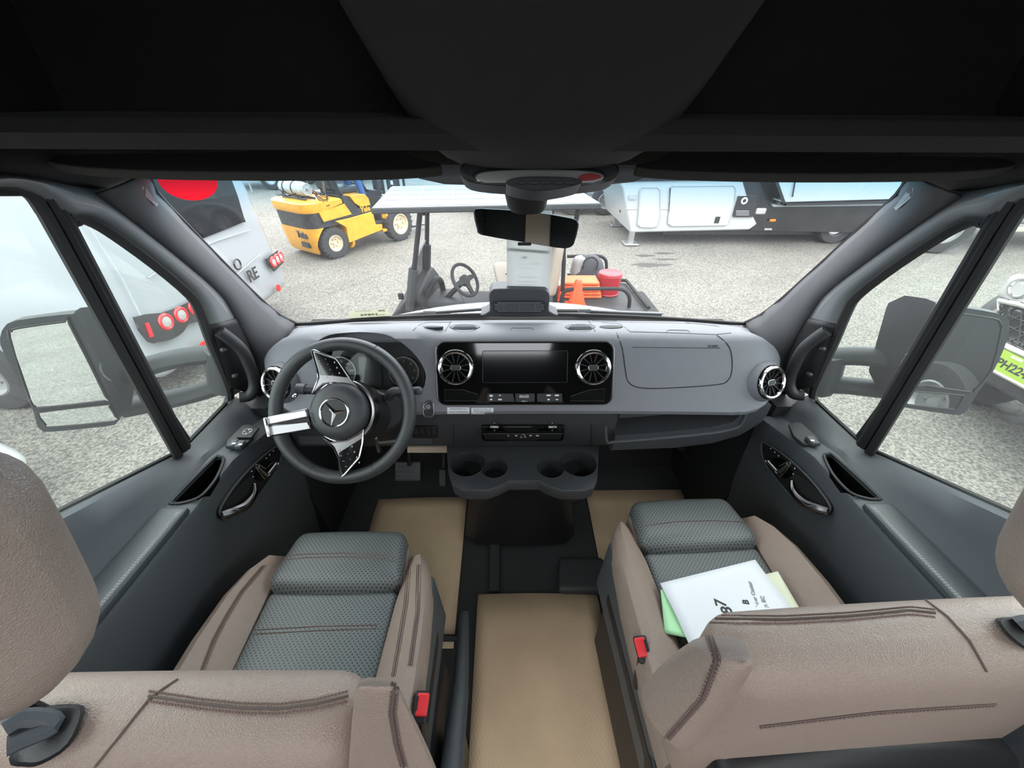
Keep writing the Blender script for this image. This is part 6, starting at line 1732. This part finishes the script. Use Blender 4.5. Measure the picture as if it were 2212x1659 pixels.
# ---------- dark trailers at the far left
mat('far_dark', (.03, .045, .055), .5, var=.4, vscale=2)
mat('far_teal', (.10, .17, .19), .4)
for nm, px, y_g, w, h, lab, mt in (('flatbed_trailer', 528, 405, 2.2, 1.5, 'dark trailer with a raised tongue parked far behind the forklift, left', 'far_dark'), ('pickup_truck', 712, 392, 2.4, 1.6, 'dark teal pickup truck parked far behind the gas cylinder', 'far_teal')):
    g_ = at(px, y_g + 8, Z=GZ)
    t = thing(nm, g_, lab, 'trailer' if 'trailer' in nm else 'truck')
    MB().rbox((g_.x, g_.y + 1.2, GZ + .5 + h / 2), (w, 2.0, h), .08).build('body', mt, t)
    MB().box((g_.x, g_.y + .3, GZ + .55), (w * .9, .1, .12)).build('frame_rail', 'fork_black', t)
    for dx in (-.9, .9): wheel(t, (g_.x + dx, g_.y + .35, GZ + .38), .38, .25, (0, -1, 0))
    if 'trailer' in nm:
        MB().tube([(g_.x + .3, g_.y + .2, GZ + .55), (g_.x + .55, g_.y - .5, GZ + .50)], .05, 6).build('tongue', 'steel', t)
        MB().tube([(g_.x + .5, g_.y - .4, GZ + .52), (g_.x + .5, g_.y - .4, GZ + .02)], .035, 6).build('tongue_jack', 'steel', t)
        MB().box((g_.x - .3, g_.y + .15, GZ + .75), (.5, .02, .14)).build('sign_plate', 'white_print', t)
    else:
        for dx in (-.5, .3): MB().box((g_.x + dx, g_.y + .18, GZ + 1.25), (.3, .02, .16)).build('window_sign', 'lamp_clear', t)
# ---------- big wheel of a grey truck beyond the right quarter window
g_ = at(2015, 550, Z=GZ)
gt = thing('grey_truck', (g_.x, g_.y, GZ), 'grey truck with large dark tyre seen through the right quarter window', 'truck')
mat('truck_grey', (.22, .23, .24), .4, coat=.3)
wheel(gt, (g_.x + .1, g_.y + .2, GZ + .45), .45, .3, (-.3, -1, 0))
MB().rbox((g_.x + 2.5, g_.y + 1.2, .35), (4.6, 1.9, 1.2), .12).build('body', 'truck_grey', gt)
MB().rbox((g_.x + 1.55, g_.y + .15, -.30), (.5, .12, .08), .02).build('tow_hook', 'label_cream', gt)
wheel(gt, (g_.x + 3.4, g_.y + .2, GZ + .45), .45, .3, (0, -1, 0))
# ---------- white pickup facing the right door window
mat('pick_white', (.48, .50, .53), .25, coat=.6)
mat('plate_yellow', (.33, .47, .05), .5)
TX = 3.95
xp = lambda x, y, d=0: at(x, y, X=TX - d)
pk_ = thing('white_pickup', (5.2, 2.2, GZ), 'white pickup with black mesh grille and chrome bumper facing the right window', 'pickup truck')
MB().rhex([(4.02, 1.0, -.28), (6.8, 1.0, -.28), (4.02, 2.98, -.28), (6.8, 2.98, -.28), (4.12, 1.06, .58), (6.8, 1.0, .70), (4.12, 2.92, .58), (6.8, 2.98, .70)], .14).build('body', 'pick_white', pk_)
MB().rhex([(5.3, 1.1, .62), (7.4, 1.1, .62), (5.3, 2.88, .62), (7.4, 2.88, .62), (5.9, 1.25, 1.2), (7.3, 1.25, 1.2), (5.9, 2.73, 1.2), (7.3, 2.73, 1.2)], .08).build('cabin', 'dark_glass', pk_)
gy0, gy1 = 1.35, 2.87
gr = MB().rbox((4.02, (gy0 + gy1) / 2, .13), (.10, gy1 - gy0 - .02, .30), .04).build('grille_backing', 'lamp_black', pk_)
MB().tube(smooth([(3.955, y, z) for y, z in ((gy0, -.03), (gy0, .30), (gy1 - .1, .30), (gy1, .22), (gy1 - .06, -.03))], 2, True), .022, 8, closed=True).build('grille_frame', 'chrome', pk_)
for r_ in range(4):
    for c_ in range(8):
        y, z = gy1 - .10 - c_ * .085 - (.042 if r_ % 2 else 0), .235 - r_ * .073
        MB().ring(.045, .007, frame((3.965, y, z), (0, 1, 0), (0, 0, .9), (-1, 0, 0)), 6, 5).build('grille_cell', 'fork_black', gr)
MB().rhex([(3.86, 1.1, -.14), (4.1, 1.1, -.14), (3.86, 2.78, -.14), (4.1, 2.84, -.14), (3.88, 1.1, .04), (4.1, 1.1, .04), (3.88, 2.76, .04), (4.1, 2.84, .04)], .03).build('front_bumper', 'chrome', pk_)
MB().rhex([(3.88, 1.1, -.30), (4.15, 1.1, -.30), (3.88, 2.66, -.30), (4.15, 2.80, -.30), (3.86, 1.1, -.15), (4.15, 1.1, -.15), (3.86, 2.68, -.15), (4.15, 2.80, -.15)], .03).build('bumper_valance', 'fork_black', pk_)
MB().tube([(3.86, 1.1, -.17), (3.86, 2.62, -.17)], .02, 8).build('bumper_strip', 'chrome', pk_)
pm = frame(Vector((3.845, 2.46, -.075)), (0, -1, 0), (.1, 0, .995), (-.995, 0, .1))
lpz = MB().prism(rrect(.31, .155, .01, 3), 0, .006, pm).build('licence_plate', 'plate_yellow', pk_)
text('plate_number', 'PH224', .085, pm @ Matrix.Translation((.0, -.015, .0065)), 'fork_black', lpz, depth=.002, bold=.002, fit=.22)
text('plate_word', 'ecom', .035, pm @ Matrix.Translation((-.02, .062, .0065)), 'white_print', lpz, depth=.002, bold=.001)
MB().rbox((4.05, 2.86, .38), (.16, .28, .20), .05).build('headlight', 'lamp_clear', pk_)
MB().ring(.07, .012, frame((3.968, 2.86, .40), (0, 1, 0), (0, 0, 1), (-1, 0, 0)), 20, 6).build('headlight_ring', 'chrome', pk_)
S = [[(x_, 3.04, .0 + .0) for x_ in (0,)]]
MB().tube(smooth([(4.06, 3.0, -.18), (4.08, 3.03, .02), (4.22, 3.05, .24), (4.5, 3.06, .30), (4.78, 3.05, .22), (4.92, 3.03, -.05)], 4), .075, 8, flat=.8).build('fender_flare', 'fork_black', pk_)
wheel(pk_, (4.5, 2.95, GZ + .42), .42, .28, (0, 1, 0)); wheel(pk_, (4.5, 1.05, GZ + .42), .42, .28, (0, -1, 0))

# ---------- dark van added out of view to darken the right door mirror
mat('dark_van_paint', (.035, .037, .04), .4)
dv_ = thing('dark_van', (4.3, -3.0, GZ), 'dark van added behind on the right for the dark reflection in the right door mirror', 'van')
MB().rhex([(3.3, -5.6, -.40), (5.2, -5.6, -.40), (3.3, -.4, -.40), (5.2, -.4, -.40), (3.4, -5.5, 1.5), (5.1, -5.5, 1.5), (3.4, -1.0, 1.5), (5.1, -1.0, 1.5)], .15).build('body', 'dark_van_paint', dv_)
for y in (-4.6, -1.4): wheel(dv_, (3.35, y, GZ + .38), .38, .24, (-1, 0, 0))
MB().rbox((3.37, -2.2, .85), (.03, 1.4, .5), .012).build('side_window', 'dark_glass', dv_)

for nm in ('van_white', 'rv_grey', 'rv_white', 'pick_white', 'lamp_clear', 'solar_cell', 'solar_line', 'cart_beige', 'plate_yellow', 'bag_white', 'grey_seal', 'steel', 'bucket_red', 'label_cream'):
    b = MATS[nm].node_tree.nodes['Principled BSDF'].inputs['Base Color']
    c = b.default_value
    b.default_value = (c[0] * .80, c[1] * .80, c[2] * .80, 1)
